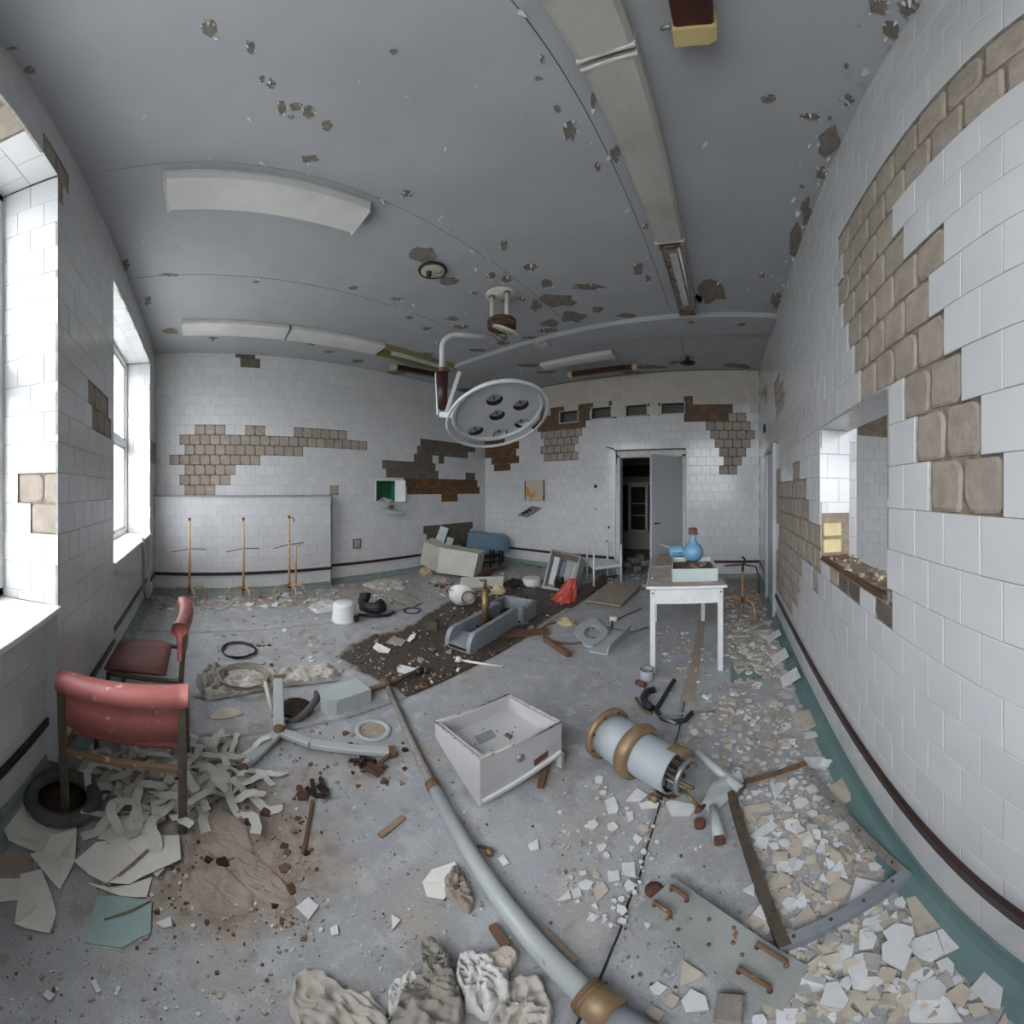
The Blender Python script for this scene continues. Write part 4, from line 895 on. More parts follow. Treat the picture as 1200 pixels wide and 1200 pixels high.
for k in range(9): MB().bar((rr.uniform(.04, w - .1), rr.uniform(.05, dp - .05), .07), (rr.uniform(.1, w - .04), rr.uniform(.05, dp - .05), .08), .03, .02, rr.choice((WOODR, RUST, CHIP))).build('scrap', t)
c = ontab(812, 660); c = P3(c.x, c.y, 0) * (3.28 / math.hypot(c.x, c.y)) + P3(0, 0, TZ + .07)
t = thing('round_flask', 'blue round-bellied flask with brown stopper standing in the tray', 'flask', c)
MB().lathe([(0, .0), (.05, .0), (.085, .03), (.104, .075), (.102, .115), (.08, .155), (.05, .18), (.034, .2), (.03, .23), (.031, .27), (.036, .275)], BLUEG, 28).build('body', t)
MB().lathe([(.034, .27), (.042, .275), (.042, .325), (.03, .33), (0, .33)], WOODR, 14).build('stopper', t)
MB().lathe([(.044, .265), (.05, .268), (.05, .278), (.044, .28)], BRASS, 16).build('collar', t)
c = ontab(795, 655); c = P3(c.x, c.y, 0) * (3.30 / math.hypot(c.x, c.y)) + P3(0, 0, TZ + .155)
t = thing('enamel_mug', 'blue enamel mug lying on its side in front of the door', 'mug', M=axis_M(c + P3(-.09, 0, 0), (1, .25, .08)))
MB().lathe([(0, 0), (.05, 0), (.056, .01), (.06, .12), (.063, .125), (.058, .125), (.052, .01), (0, .008)], BLUEG, 24).build('body', t)
MB().tube([(-.05, 0, .03), (-.085, 0, .04), (-.085, 0, .09), (-.055, 0, .1)], .007, BLUEG, 6).build('handle', t)
o = MB().bar(ontab(775, 652) + P3(0, 0, .14), ontab(790, 656) + P3(0, 0, .12), .03, .006, WHITEE).build('white_strip'); tag(o, 'white strip leaning on the rim of the table tray', 'strip')
q4 = [ontab(766, 665), ontab(786, 664), ontab(790, 650), ontab(772, 650)]
o = MB().add(*slab_pts([p + P3(0, 0, .014) for p in q4], (0, 0, -.014)), CHIP).build('loose_board'); tag(o, 'loose chipboard piece lying on the table beside the tray', 'board')
o = MB().lathe([(0, 0), (.02, 0), (.024, .006), (.018, .014), (.006, .03), (0, .032)], SILVER, 12).build('metal_knob', loc=ontab(765, 678)); tag(o, 'little metal knob lying on the dusty table top', 'knob')  # loose metal knob

# ------------------------------------------------------------------ by the table leg
c = fl(758, 797); t = thing('tin_can', 'dented grey-blue tin can standing by the table leg', 'can', c)
MB().lathe([(0, .0), (.048, .0), (.05, .01), (.05, .10), (.046, .102), (.044, .012), (0, .012)], GREYBLUE, 22).build('body', t)
MB().torus((0, 0, .1), .049, .004, RUSTB, n=22, m=6).build('rim', t)
o = MB().tube([fl(746, 799, .02), fl(756, 803, .02)], .022, RUST, 10).build('rusty_can'); tag(o, 'crushed rusty brown can in front of the tin can', 'can')
def strap(name, label, cat, pts, w, hgt, mat):
    m = MB()
    for a, b in zip(pts, pts[1:]): m.bar(a, b, w, hgt, mat)
    return tag(m.build(name), label, cat)
o = MB().tube([fl(767, 808, .03), fl(758, 810, .03), fl(754, 817, .03), fl(757, 825, .03), fl(764, 830, .03)], .024, RUBBER, 10).build('rubber_cuff'); tag(o, 'black curved rubber cuff lying beside the cylinder machine', 'cuff')
o = MB().tube([fl(745, 818, .01), fl(750, 827, .012), fl(757, 834, .012), fl(764, 836, .01)], .010, BRASS, 8).build('brass_hook'); tag(o, 'thin brass hook around the black rubber cuff', 'hook')
o = MB().tube([fl(790, 797, .02), fl(779, 815, .02), fl(769, 832, .02), fl(776, 842, .02), fl(790, 846, .02), fl(803, 844, .025), fl(811, 835, .03)], .016, RUBBER, 10).build('rubber_hose'); tag(o, 'black rubber hose bent into a hook on the floor', 'hose')
o = MB().tube([fl(780, 837, .05), fl(838, 833, .02)], .006, SILVER, 8).build('steel_rod'); tag(o, 'thin steel rod lying across the black hose', 'rod')
o = MB().tube([fl(774, 839, .03), fl(792, 848, .03)], .011, SILVER, 8).build('steel_tube'); tag(o, 'short polished steel tube under the black hose', 'tube')
# long dark strip beside the floor joint
o = MB().bar(fl(823, 722, .004), fl(806, 822, .004), .075, .006, CHIP).build('floor_strip'); tag(o, 'long flat grey strip lying along the floor joint under the table', 'strip')

# ------------------------------------------------------------------ cast base with a brass post in the dirt
A0, B0, C0 = fl(521, 755), fl(551, 767), fl(604, 733)
wd = .30; ey = (C0 - B0).normalized(); ex = P3(ey.y, -ey.x, 0); Lb = (C0 - B0).length + .05
orig = B0 - ex * wd
t = thing('operating_table_base', 'grey cast base of an operating table lying in dark dirt', 'table base', M=frame(orig, ex, ey, (0, 0, 1)))
def sidewall(x0, x1):
    n = 8; poly = [(0, 0)] + [(.0 + .10 * (1 - cos(pi / 2 * i / n)), .03 + .15 * sin(pi / 2 * i / n)) for i in range(n + 1)] + [(Lb, .20), (Lb, 0)]
    k = len(poly); vs = [(x0, y, z) for y, z in poly] + [(x1, y, z) for y, z in poly]
    return MB().add(vs, [tuple(range(k)), tuple(range(2 * k - 1, k - 1, -1))] + [(i, k + i, k + (i + 1) % k, (i + 1) % k) for i in range(k)], CASTG)
sidewall(0, .05).build('side_wall', t); sidewall(wd - .05, wd).build('side_wall', t)
MB().box((wd / 2, Lb / 2, .025), (wd - .09, Lb, .03), DKMETAL).build('trough', t)
MB().add([(.05, 0, 0), (wd - .05, 0, 0), (wd - .05, 0, .05), (.05, 0, .05), (.05, .22, .10), (wd - .05, .22, .10), (.05, .22, 0), (wd - .05, .22, 0)], [(0, 1, 2, 3), (3, 2, 5, 4), (6, 4, 5, 7)], CASTG).build('end_ramp', t)
hw = .46; hx0 = (wd - hw) / 2; hl = .34
hd = MB()
for (x0, x1, y0, y1) in ((hx0, hx0 + .04, Lb, Lb + hl), (hx0 + hw - .05, hx0 + hw, Lb, Lb + hl), (hx0, hx0 + hw, Lb + hl - .05, Lb + hl), (hx0, .05, Lb, Lb + .05), (wd - .05, hx0 + hw, Lb, Lb + .05)):
    hd.box(((x0 + x1) / 2, (y0 + y1) / 2, .10), (x1 - x0, y1 - y0, .20), CASTG, bev=.012)
hd.build('head', t); MB().box((wd / 2, Lb + hl / 2, .03), (hw - .08, hl, .03), DKMETAL).build('head_trough', t)
rr = random.Random(9)
for k in range(14): MB().bar((rr.uniform(.06, wd - .06), rr.uniform(.25, Lb + .2), .05), (rr.uniform(.06, wd - .06), rr.uniform(.25, Lb + .25), .09), .02, .015, rr.choice((DKMETAL, RUSTB, WOODR, OLIVE))).build('rusty_part', t)
pb = fl(568.5, 729, .10); inv = t.matrix_world if False else frame(orig, ex, ey, (0, 0, 1)).inverted()
pz = zat(567, 679, pb)
MB().tube([inv @ pb, inv @ P3(pb.x, pb.y, pz - .12)], .036, BRASS, 14).tube([inv @ P3(pb.x, pb.y, pz - .12), inv @ P3(pb.x, pb.y, pz - .10)], .038, RUSTB, 14).tube([inv @ P3(pb.x, pb.y, pz - .1), inv @ P3(pb.x, pb.y, pz)], .018, OLIVE, 10).build('post', t, label='dirty brass post')
MB().tube([inv @ P3(pb.x, pb.y, pz - .02), inv @ P3(pb.x - .06, pb.y - .02, pz - .015)], .012, OLIVE, 8).build('post_pin', t)

# ------------------------------------------------------------------ wreckage around the base
def flat(name, label, cat, pts, z, th, mat, lifts=None):
    q = [fl(x, y) for x, y in pts]; lifts = lifts or [0] * len(q); c = q[0]
    k = len(q); vs = [(p.x - c.x, p.y - c.y, z + th + h) for p, h in zip(q, lifts)] + [(p.x - c.x, p.y - c.y, z + h) for p, h in zip(q, lifts)]
    m = MB().add(vs, [tuple(range(k - 1, -1, -1)), tuple(range(k, 2 * k))] + [(i, (i + 1) % k, k + (i + 1) % k, k + i) for i in range(k)], mat)
    return tag(m.build(name, loc=(c.x, c.y, 0)), label, cat)
flat('chipboard', 'square dusty chipboard sheet lying flat before the doorway', 'board', [(686, 706.5), (727, 713), (751, 690), (712, 687)], .02, .018, CHIP, [0, .0, .02, .02])
flat('rusty_plank', 'rust-red rotten plank along the edge of the dirt strip', 'plank', [(593, 748), (644, 744), (642, 738), (600, 740)], .004, .02, WOODR)
o = MB().bar(fl(638, 748, .03), fl(667, 767, .03), .05, .05, WOODR, bev=.004).build('wooden_beam'); tag(o, 'short brown wooden beam with a cracked end', 'beam')
t = thing('cutout_sheet', 'grey sheet metal panel with an oval cut-out', 'panel', fl(670, 740))
c = fl(670, 740); q4 = [fl(670, 740) - c, fl(690, 764) - c, fl(716, 745) - c, fl(696, 724) - c]
def bil(u, v, z): p = q4[0] * (1 - u) * (1 - v) + q4[1] * u * (1 - v) + q4[3] * (1 - u) * v + q4[2] * u * v; return P3(p.x, p.y, z)
m = MB(); n = 16; ou = []; inn_ = []
for i in range(n):
    a = 2 * pi * (i + .5) / n; s = max(abs(cos(a)), abs(sin(a))); ou.append(bil(.5 + .5 * cos(a) / s, .5 + .5 * sin(a) / s, .03)); inn_.append(bil(.55 + .27 * cos(a), .5 + .30 * sin(a), .03))
vs = ou + inn_ + [p - P3(0, 0, .02) for p in ou] + [p - P3(0, 0, .02) for p in inn_]
m.add(vs, [(i, n + i, n + (i + 1) % n, (i + 1) % n) for i in range(n)] + [(i, (i + 1) % n, 2 * n + (i + 1) % n, 2 * n + i) for i in range(n)] + [(n + (i + 1) % n, n + i, 3 * n + i, 3 * n + (i + 1) % n) for i in range(n)], GREYP); m.build('sheet', t)
t = thing('folded_panel', 'grey sheet metal panel with one folded-up edge', 'panel', fl(690, 764)); c = fl(690, 764)
a, b, c2, d_ = fl(690, 764), fl(712, 768), fl(738, 741), fl(716, 745)
MB().add(*slab_pts([a - c + P3(0, 0, .012), b - c + P3(0, 0, .012), c2 - c + P3(0, 0, .012), d_ - c + P3(0, 0, .012)], (0, 0, -.01)), GREYP).build('sheet', t)
MB().add(*slab_pts([b - c + P3(0, 0, .012), c2 - c + P3(0, 0, .012), c2 - c + P3(.02, 0, .10), b - c + P3(.02, 0, .10)], P3(-.012, -.004, 0)), GREYP).build('flange', t)
o = MB().tube([fl(537, 773, .02), fl(589, 781, .012)], .011, WHITEE, 8).lathe([(0, -.02), (.028, -.02), (.03, 0), (.02, .02), (0, .02)], WHITEE, 12, axis_M(fl(538, 773, .03), (1, .2, 0))).build('white_rod'); tag(o, 'white rod with round knob lying at the dirt edge', 'rod')
o = MB().torus((0, 0, .012), .30, .012, RUSTB, n=40, m=6, arc=pi * 1.25, start=pi * .7).build('iron_hoop', loc=fl(668, 741)); tag(o, 'rusty half hoop lying on the floor by the wooden beam', 'hoop')
# white folded cabinet panel leaning in the corner
rN, rR, rL = 5.97, 5.64, 5.88
Nb, Nt, Rb, Rt = at(512, 671, rN), at(515, 642, rN), at(554.7, 676.5, rR), at(560.5, 649.6, rR); Lb_, Lt = at(492, 659.5, rL), at(497, 634, rL)
t = thing('white_cabinet', 'cream metal cabinet tipped over against the back wall', 'cabinet', P3(Nb.x, Nb.y, 0)); c = P3(Nb.x, Nb.y, 0)
back = P3(-.10, .30, .02)
MB().add(*slab_pts([Nb - c, Rb - c, Rt - c, Nt - c], back), CREAM).build('door_panel', t)
MB().add(*slab_pts([Lb_ - c, Nb - c, Nt - c, Lt - c], P3(-.08, .26, .03)), CREAM).build('side_panel', t)
MB().bar(Nt - c + P3(0, 0, .006), Rt - c + P3(0, 0, .006), .03, .015, OLDWHITE).build('edge_trim', t)
o = MB().bar(at(513, 640, 6.2), at(521, 618, 6.3), .16, .05, pm('pale_blue_panel', (184, 198, 196), (166, 178, 174), 5, .5, spots=((190, 150, 96), 9, .58)), up=(1, -1, 0)).build('metal_leaf'); tag(o, 'pale blue metal leaf with rusty top behind the cream cabinet', 'panel')
o = MB().bar(at(525, 641, 6.2), at(528, 631, 6.3), .12, .07, GREYP, up=(1, -1, 0)).build('metal_box'); tag(o, 'little pale blue metal box on top of the cream cabinet', 'box')
# blue casing on a dark frame
TLb, TRb = at(549, 624, 6.45), at(587.5, 628.5, 6.75); BRb, BLb = at(586.5, 645.5, 6.75), at(546.5, 641, 6.45); bk = P3(-.16, .30, 0)
t = thing('blue_casing', 'blue rounded metal casing on a black rack in the room corner', 'casing', P3(BLb.x, BLb.y, 0)); c = P3(BLb.x, BLb.y, 0)
MB().add(*slab_pts([BLb - c, BRb - c, TRb - c, TLb - c], bk), BLUEP).build('shell', t)
eN = (TRb - TLb).normalized(); m = MB(); n = 8; vs = []
mid = [TRb - c, TRb - c + bk]; lo = [BRb - c, BRb - c + bk]
for i in range(n + 1):
    a = pi / 2 * i / n; off = eN * .16 * sin(a); dz = -.28 * (1 - cos(a))
    vs += [mid[0] + off + P3(0, 0, dz), mid[1] + off + P3(0, 0, dz)]
vs += lo; k = len(vs)
m.add(vs, [(2 * i, 2 * i + 2, 2 * i + 3, 2 * i + 1) for i in range(n)] + [tuple([2 * i for i in range(n, -1, -1)] + [k - 2]), tuple([2 * i + 1 for i in range(n + 1)] + [k - 1])], BLUEP, True); m.build('rounded_end', t)
for u in (.02, .35, .7, .98):
    p = (BLb * (1 - u) + BRb * u) - c
    MB().bar(P3(p.x, p.y, .0), P3(p.x, p.y, p.z), .03, .03, BLACKM).build('rack_post', t); MB().bar(P3(p.x, p.y, .0) + bk * .9, P3(p.x, p.y, p.z) + bk * .9, .03, .03, BLACKM).build('rack_post', t)
for z in (.10, .24): MB().bar(P3(*(BLb - c).xy, z), P3(*(BRb - c).xy, z), .04, .03, DKMETAL).build('rack_rail', t)
MB().add(*slab_pts([P3(*(BLb - c).xy, .18), P3(*(BRb - c).xy, .18), P3(*(BRb - c).xy, .2), P3(*(BLb - c).xy, .2)], bk * .9), DKMETAL).build('rack_shelf', t)
o = MB().bar(fl(566, 671, .04), fl(592, 664, .05), .05, .05, WOODR).build('rust_bar'); tag(o, 'rust-brown wooden bar under the blue casing', 'bar')
o = MB().bar(fl(562, 676, .03), fl(575, 672, .03), .07, .05, RUST).build('rust_block'); tag(o, 'small red-brown block on the floor beside the cream cabinet', 'block')
# white board, enamel bowl and tin, lid
o = MB().add(*slab_pts([fl(538, 689), fl(589, 688), fl(589, 688) + P3(-.07, .12, .14), fl(538, 689) + P3(-.07, .12, .14)], (-.02, .02, -.006)), CREAM).build('white_board'); tag(o, 'long cream board propped up behind the brass post', 'board')
t = thing('enamel_bowl', 'white enamel bowl tipped on its side with a wire handle', 'bowl', M=axis_M(fl(540, 705, .10), (-.45, .55, .45)))
MB().lathe([(0, .0), (.09, .005), (.15, .06), (.17, .13), (.176, .135), (.165, .132), (.145, .065), (.085, .012), (0, .01)], WHITEE, 28).build('body', t)
MB().tube([(.17, 0, .13), (.19, .08, .10), (.16, .16, .06), (.10, .20, .02)], .006, BLACKM, 6).build('wire_handle', t)
t = thing('rusty_tin', 'open rusty tin lying on its side above the white bowl', 'tin', M=axis_M(fl(549, 700, .17), (.55, -.62, .10)))
MB().lathe([(.0, -.12), (.075, -.12), (.08, .04), (.084, .045), (.078, .045), (.070, -.11), (0, -.11)], CHIP, 24).build('body', t)
MB().torus((0, 0, .042), .081, .008, RUSTB, n=24, m=6).build('rim', t)
t = thing('enamel_lid', 'round white enamel lid upside down behind the cast base', 'basin', fl(623, 685))
MB().lathe([(.15, 0), (.155, .02), (.15, .09), (.135, .115), (.12, .118), (0, .112)], WHITEE, 28).build('body', t); MB().lathe([(.15, .0), (.16, .004), (.158, .014), (.15, .018)], GREYP, 28).build('rim', t)
# tipped instrument cabinet with parts inside
Q = [fl(635, 689), fl(671, 695), at(681, 651, 5.48), at(646, 643, 5.62)]
nq = (Q[1] - Q[0]).cross(Q[3] - Q[0]).normalized(); nq = -nq if nq.y < 0 else nq
c = Q[0]; t = thing('instrument_cabinet', 'open grey instrument cabinet tipped backwards, parts spilling inside', 'cabinet', c)
dpv = nq * .20; ctr = (Q[0] + Q[1] + Q[2] + Q[3]) / 4
for i in range(4):
    a, b = Q[i] - c, Q[(i + 1) % 4] - c; ia = a + (ctr - c - a).normalized() * .045; ib = b + (ctr - c - b).normalized() * .045
    MB().add([a, b, ib, ia, a + dpv, b + dpv, ib + dpv, ia + dpv], [(0, 1, 2, 3), (0, 4, 5, 1), (2, 6, 7, 3), (4, 7, 6, 5)], GREYP if i != 2 else CHIP).build('case_side', t)
MB().add(*slab_pts([p - c + dpv for p in Q], nq * .01), CASTG).build('back_panel', t)
def iq(u, v, d_): p = Q[0] * (1 - u) * (1 - v) + Q[1] * u * (1 - v) + Q[3] * (1 - u) * v + Q[2] * u * v; return p - c + nq * d_
for (u0, u1, v0, v1, d_, mt) in ((.12, .3, .15, .85, .05, WHITEE), (.34, .46, .25, .8, .12, CASTG), (.5, .7, .3, .85, .10, GREYP), (.74, .88, .2, .82, .07, CREAM), (.3, .7, .1, .25, .09, DKMETAL)):
    MB().add(*slab_pts([iq(u0, v0, d_), iq(u1, v0, d_), iq(u1, v1, d_), iq(u0, v1, d_)], nq * .06), mt).build('inner_unit', t)
for k in range(5): MB().tube([iq(.3 + .08 * k, .2, .04), iq(.35 + .06 * k, .35, .02), iq(.4 + .05 * k, .15, .03)], .008, BLACKM, 6).build('wire', t)
# crumpled red bag
c = fl(660, 703); m = MB(); n = 18; rows = 8; vs = []; rr = random.Random(2)
for i in range(rows + 1):
    u = i / rows
    for j in range(n):
        a = 2 * pi * j / n; r_ = (.12 * (1 - u) ** .8 + .045) * (1 + .16 * sin(a * 6 + u * 3) + .08 * rr.uniform(-1, 1)); vs.append((r_ * cos(a) + .10 * u, r_ * sin(a) * .8 + .10 * u, .29 * u))
m.add(vs, [(i * n + j, i * n + (j + 1) % n, (i + 1) * n + (j + 1) % n, (i + 1) * n + j) for i in range(rows) for j in range(n)] + [tuple(rows * n + j for j in range(n))], BOOKRED, False)
tag(m.build('red_bag', loc=c), 'crumpled red plastic bag leaning on the tipped cabinet', 'bag')
# white frame stool
f = [fl(696, 687), fl(728, 682), fl(712, 674.5), fl(688, 677)]; c = f[0]
t = thing('frame_stool', 'white tubular stool frame with a bare plate by the doorway', 'stool', c)
for p, hh in zip(f, (.57, .64, .62, .5)): MB().tube([p - c, p - c + P3(0, 0, hh)], .014, WHITEP, 8, rs=[.02, .014]).build('leg', t)
MB().add(*slab_pts([p - c + P3(0, 0, .31) for p in f], (0, 0, -.015)), WHITEP).build('plate', t)
for i in range(4): MB().bar(f[i] - c + P3(0, 0, .28), f[(i + 1) % 4] - c + P3(0, 0, .28), .015, .03, WHITEP).build('rail', t)
# scrap with wires near the panels
t = thing('cable_clamp', 'white plastic clamp with wires trailing over the floor', 'clamp', fl(719, 728)); c = fl(719, 728)
MB().lathe([(.03, 0), (.045, 0), (.045, .06), (.03, .06)], WHITEE, 14).build('body', t)
MB().tube([P3(.04, 0, .02), fl(735, 720, .02) - c, fl(752, 713, .01) - c], .006, BLACKM, 6).tube([P3(0, -.04, .02), fl(716, 738, .01) - c], .012, OLIVE, 6).tube([fl(712, 735, .01) - c, fl(740, 741, .015) - c, fl(760, 735, .01) - c], .005, OLIVE, 6).build('wires', t)
for (px, py, s, mt, lb) in ((664, 731, .10, SPONGE, 'torn yellow foam lump beside the metal panel'), (500, 672, .16, SPONGE, 'yellow crumbling foam lump in front of the cream cabinet'), (521, 683, .14, CHIP, 'grey plaster lump near the white bowl'), (585, 694, .13, BRICK, 'broken reddish brick lumps behind the brass post'), (603, 686, .16, DKMETAL, 'dark tangled scrap beside the white lid')):
    m = MB(); rr = random.Random(px); n, rows = 12, 6; vs = []
    for i in range(rows + 1):
        u = i / rows
        for j in range(n):
            a = 2 * pi * j / n; r_ = s * (cos(u * pi / 2) ** .6 + .02) * (1 + .35 * rr.uniform(-1, 1)); vs.append((r_ * cos(a), r_ * sin(a) * .8, s * .7 * u * (1 + .2 * rr.uniform(-1, 1))))
    m.add(vs, [(i * n + j, i * n + (j + 1) % n, (i + 1) * n + (j + 1) % n, (i + 1) * n + j) for i in range(rows) for j in range(n)] + [tuple(rows * n + j for j in range(n))], mt); tag(m.build('rubble_lump', loc=fl(px, py)), lb, 'lump')
o = MB().box((0, 0, .05), (.12, .08, .10), OLIVE, bev=.006).box((.05, 0, .11), (.04, .05, .03), BLACKM).build('relay_box', loc=fl(507, 738)); o.rotation_euler.z = .7; tag(o, 'small olive electrical box at the edge of the dirt', 'box')
flat('cardboard_square', 'square tan cardboard piece on the dark dirt', 'cardboard', [(452, 754), (470, 758), (476, 751), (460, 746)], .004, .004, PAPERB)
flat('white_scrap', 'curled white paper scrap on the dark dirt', 'paper', [(437, 760), (441, 757), (458, 764), (455, 766), (444, 765)], .004, .004, WHITEE, [0, .03, .02, 0, 0])
flat('white_shell', 'white oval scrap beside the tan cardboard', 'paper', [(477, 751), (481, 747), (487, 746), (486, 750), (480, 753)], .004, .004, WHITEE, [0, .02, .03, .02, 0])
flat('canvas_sheet', 'curled grey canvas sheet behind the black rubber fittings', 'sheet', [(450, 703), (460, 697), (478, 700), (495, 707), (485, 712), (468, 708)], .01, .004, CLOTHG, [.06, .09, .04, 0, 0, .02])

# ------------------------------------------------------------------ ceiling lamps
def ceiling_lamp(label, x0, x1, y0, y1, mat=DIFF, drop=.10, bare=False, grp='long ceiling lamps', trm=None):
    OLIVEB = trm or MATS['yellowed_lamp_tray']
    cx, cy = (x0 + x1) / 2, (y0 + y1) / 2; along_y = (y1 - y0) > (x1 - x0)
    t = thing('ceiling_lamp', label, 'lamp', (cx, cy, ZC), (0, 0, 0 if along_y else pi / 2), grp)
    w, l = (x1 - x0, y1 - y0) if along_y else (y1 - y0, x1 - x0)
    MB().box((0, 0, -.012), (w, l, .024), OLDWHITE if not bare else OLIVEB, bev=.003).build('tray', t)
    if bare:
        for s in (-1, 1): MB().box((s * (w / 2 - .008), 0, -.05), (.012, l, .06), OLIVEB).build('tray_edge', t)
        for s in (-1, 1): MB().box((0, s * (l / 2 - .02), -.045), (w - .03, .03, .04), RUSTB).build('lamp_holder', t)
        MB().box((0, 0, -.04), (w * .35, l * .7, .035), OLDWHITE, bev=.004).build('ballast', t)
        MB().tube([(w * .3, -l * .42, -.05), (w * .3, l * .3, -.05)], .012, WHITEE, 8).build('tube', t)
        return t
    h = drop; prof = [(-w / 2, -.024), (-w / 2, -h * .75), (-w / 2 + .02, -h * .95), (0, -h), (w / 2 - .02, -h * .95), (w / 2, -h * .75), (w / 2, -.024)]; k = len(prof)
    vs = [(x, -l / 2, z) for x, z in prof] + [(x, l / 2, z) for x, z in prof]
    MB().add(vs, [(i, i + 1, k + i + 1, k + i) for i in range(k - 1)] + [tuple(range(k - 1, -1, -1)), tuple(range(k, 2 * k))], mat).build('diffuser', t)
    for s in (-1, 1): MB().box((0, s * (l / 2 - .006), -h * .52), (w + .006, .016, h * .96), OLDWHITE, bev=.004).build('end_cap', t)
    return t
ceiling_lamp('long dusty diffuser lamp on the ceiling, next to the small brown lamp', -.53, -.31, -.16, 1.115)
ceiling_lamp('long dusty diffuser lamp, middle one of the row along the hatch wall', -.53, -.31, 1.14, 2.47)
ceiling_lamp('rusty open lamp tray that lost its diffuser, ending the row of lamps', -.52, -.33, 2.50, 3.72, bare=True, trm=MATS['chipped_rusty_edge'])
ceiling_lamp('dusty cream diffuser lamp alone on the ceiling, near the windows', -2.17, -1.90, -.21, 1.06, DIFFW)
ceiling_lamp('flat ceiling lamp along the back wall, nearest the window', -4.28, -3.95, -.22, 1.08, DIFFW, .08)
ceiling_lamp('flat ceiling lamp along the back wall, second from the window', -4.28, -3.95, 1.12, 2.44, DIFFW, .08)
ceiling_lamp('yellowed open lamp tray at the far end of the back wall row', -4.26, -3.98, 2.46, 3.86, bare=True)
ceiling_lamp('flat ceiling lamp over the far wall above the vents', -2.86, -1.64, 4.60, 4.82, DIFFW, .07)
def uv_lamp(label, c, length, rz, drop=.16):
    t = thing('tube_lamp', label, 'lamp', (c[0], c[1], ZC), (0, 0, rz), 'brown tube lamps with yellow ends')
    z = -drop; MB().box((0, 0, z), (.09, length, .08), UVTUBE, bev=.01).build('body', t)
    for s in (-1, 1):
        MB().lathe([(0, -.03), (.055, -.03), (.062, 0), (.055, .05), (0, .05)], YELLOWE, 8, axis_M((0, s * length / 2, z), (0, s, 0)), smooth=False).build('end_cap', t)
        MB().tube([(0, s * length * .3, 0), (0, s * length * .3, z)], .008, OLDWHITE, 6).build('hanger', t)
uv_lamp('brown tube lamp with yellow ends in the back corner', (-4.42, 3.36), .85, rad(-8), .10)
uv_lamp('brown tube lamp with yellow ends above the vents', (-2.0, 5.13), 1.10, rad(92), .10)
t = thing('junction_box', 'brown and yellow ceiling unit by the row of long lamps', 'lamp', (-.105, 1.03, ZC))
MB().box((0, -.06, -.05), (.13, .22, .10), UVTUBE, bev=.01).build('body', t); MB().prism([(-.07, .04), (.075, .04), (.075, .085), (.05, .105), (-.07, .105)], -.12, 0, YELLOWE).build('end_cap', t)
MB().tube([(-.07, .06, -.05), (-.11, .065, -.045)], .010, SILVER, 8).build('bolt', t)
c = ce(507, 315)
t = thing('ceiling_rosette', 'round cream lamp base with black rim, cover missing', 'lamp base', (c.x, c.y, ZC))
MB().lathe([(0, -.03), (.10, -.03), (.112, -.026), (.112, 0), (0, 0)], CREAM, 30).build('plate', t); MB().torus((0, 0, -.02), .116, .014, BLACKM, n=30, m=6).build('rim', t)
MB().lathe([(0, -.075), (.022, -.075), (.026, -.03)], DKMETAL, 12, Matrix.Translation((-.03, -.02, 0))).build('socket', t)
MB().box((.04, .03, -.04), (.06, .03, .03), CHIP, rz=.6).build('terminal', t)
for (px, py, s, lb) in ((635, 402, .11, 'broken round ceiling fitting beside the surgical lamp arm'), (806, 424, .12, 'dark broken ceiling fitting with wires above the doorway')):
    c = ce(px, py - 5); t = thing('ceiling_fitting', lb, 'fitting', (c.x, c.y, ZC))
    MB().lathe([(0, -.02), (.03, -.02), (.03, 0)], DKMETAL, 12).build('stem', t); MB().lathe([(.02, -.05), (s, -.09), (s * .95, -.095), (.02, -.06)], OLDWHITE if px < 700 else BLACKM, 18).build('ring', t)
    for k in range(4): MB().tube([(0, 0, 0), (s * .6 * cos(k * 1.6), s * .6 * sin(k * 1.6), -.08)], .006, BLACKM, 6).build('wire', t)

# ------------------------------------------------------------------ surgical lamp
mc = ce(588, 346); rM = math.hypot(mc.x, mc.y)
LM = pm('lamp_enamel', (196, 198, 200), (182, 184, 186), 4, .35, spots=((150, 140, 128), 20, .70))
t = thing('surgical_lamp', 'large grey surgical lamp hanging from the ceiling with empty lens holes', 'surgical lamp', (mc.x, mc.y, ZC)); c = P3(mc.x, mc.y, ZC)
MB().lathe([(0, -.015), (.16, -.015), (.165, 0)], OLDWHITE, 24).build('ceiling_plate', t)
for k in range(3):
    a = rad(100 + 120 * k); MB().tube([(.10 * cos(a), .10 * sin(a), 0), (.10 * cos(a), .10 * sin(a), -.31)], .022, CREAM, 10).tube([(.10 * cos(a), .10 * sin(a), -.0), (.10 * cos(a), .10 * sin(a), -.03)], .035, RUSTB, 10).build('column', t)
MB().lathe([(.14, -.30), (.15, -.31), (.15, -.33), (.14, -.34)], RUST, 24).lathe([(.0, -.30), (.14, -.30)], CREAM, 24).build('upper_disc', t)
MB().lathe([(.14, -.36), (.15, -.37), (.15, -.385), (.0, -.39), (.0, -.36)], RUST, 24).build('lower_disc', t)
MB().lathe([(.0, .0), (.14, .01), (.145, .0), (.14, -.01), (0, -.012)], CREAM, 24, Matrix.Translation((.07, -.02, -.44)) @ Matrix.Rotation(.45, 4, 'Y')).build('loose_cover', t)
for k in range(5): MB().tube([(.06 * cos(k * 1.3), .06 * sin(k * 1.3), -.38), (.09 * cos(k * 1.3 + .5), .09 * sin(k * 1.3 + .5), -.47), (.02 * k - .04, .03, -.50 - .03 * (k % 3))], .006, RUSTB, 6).build('wire', t)
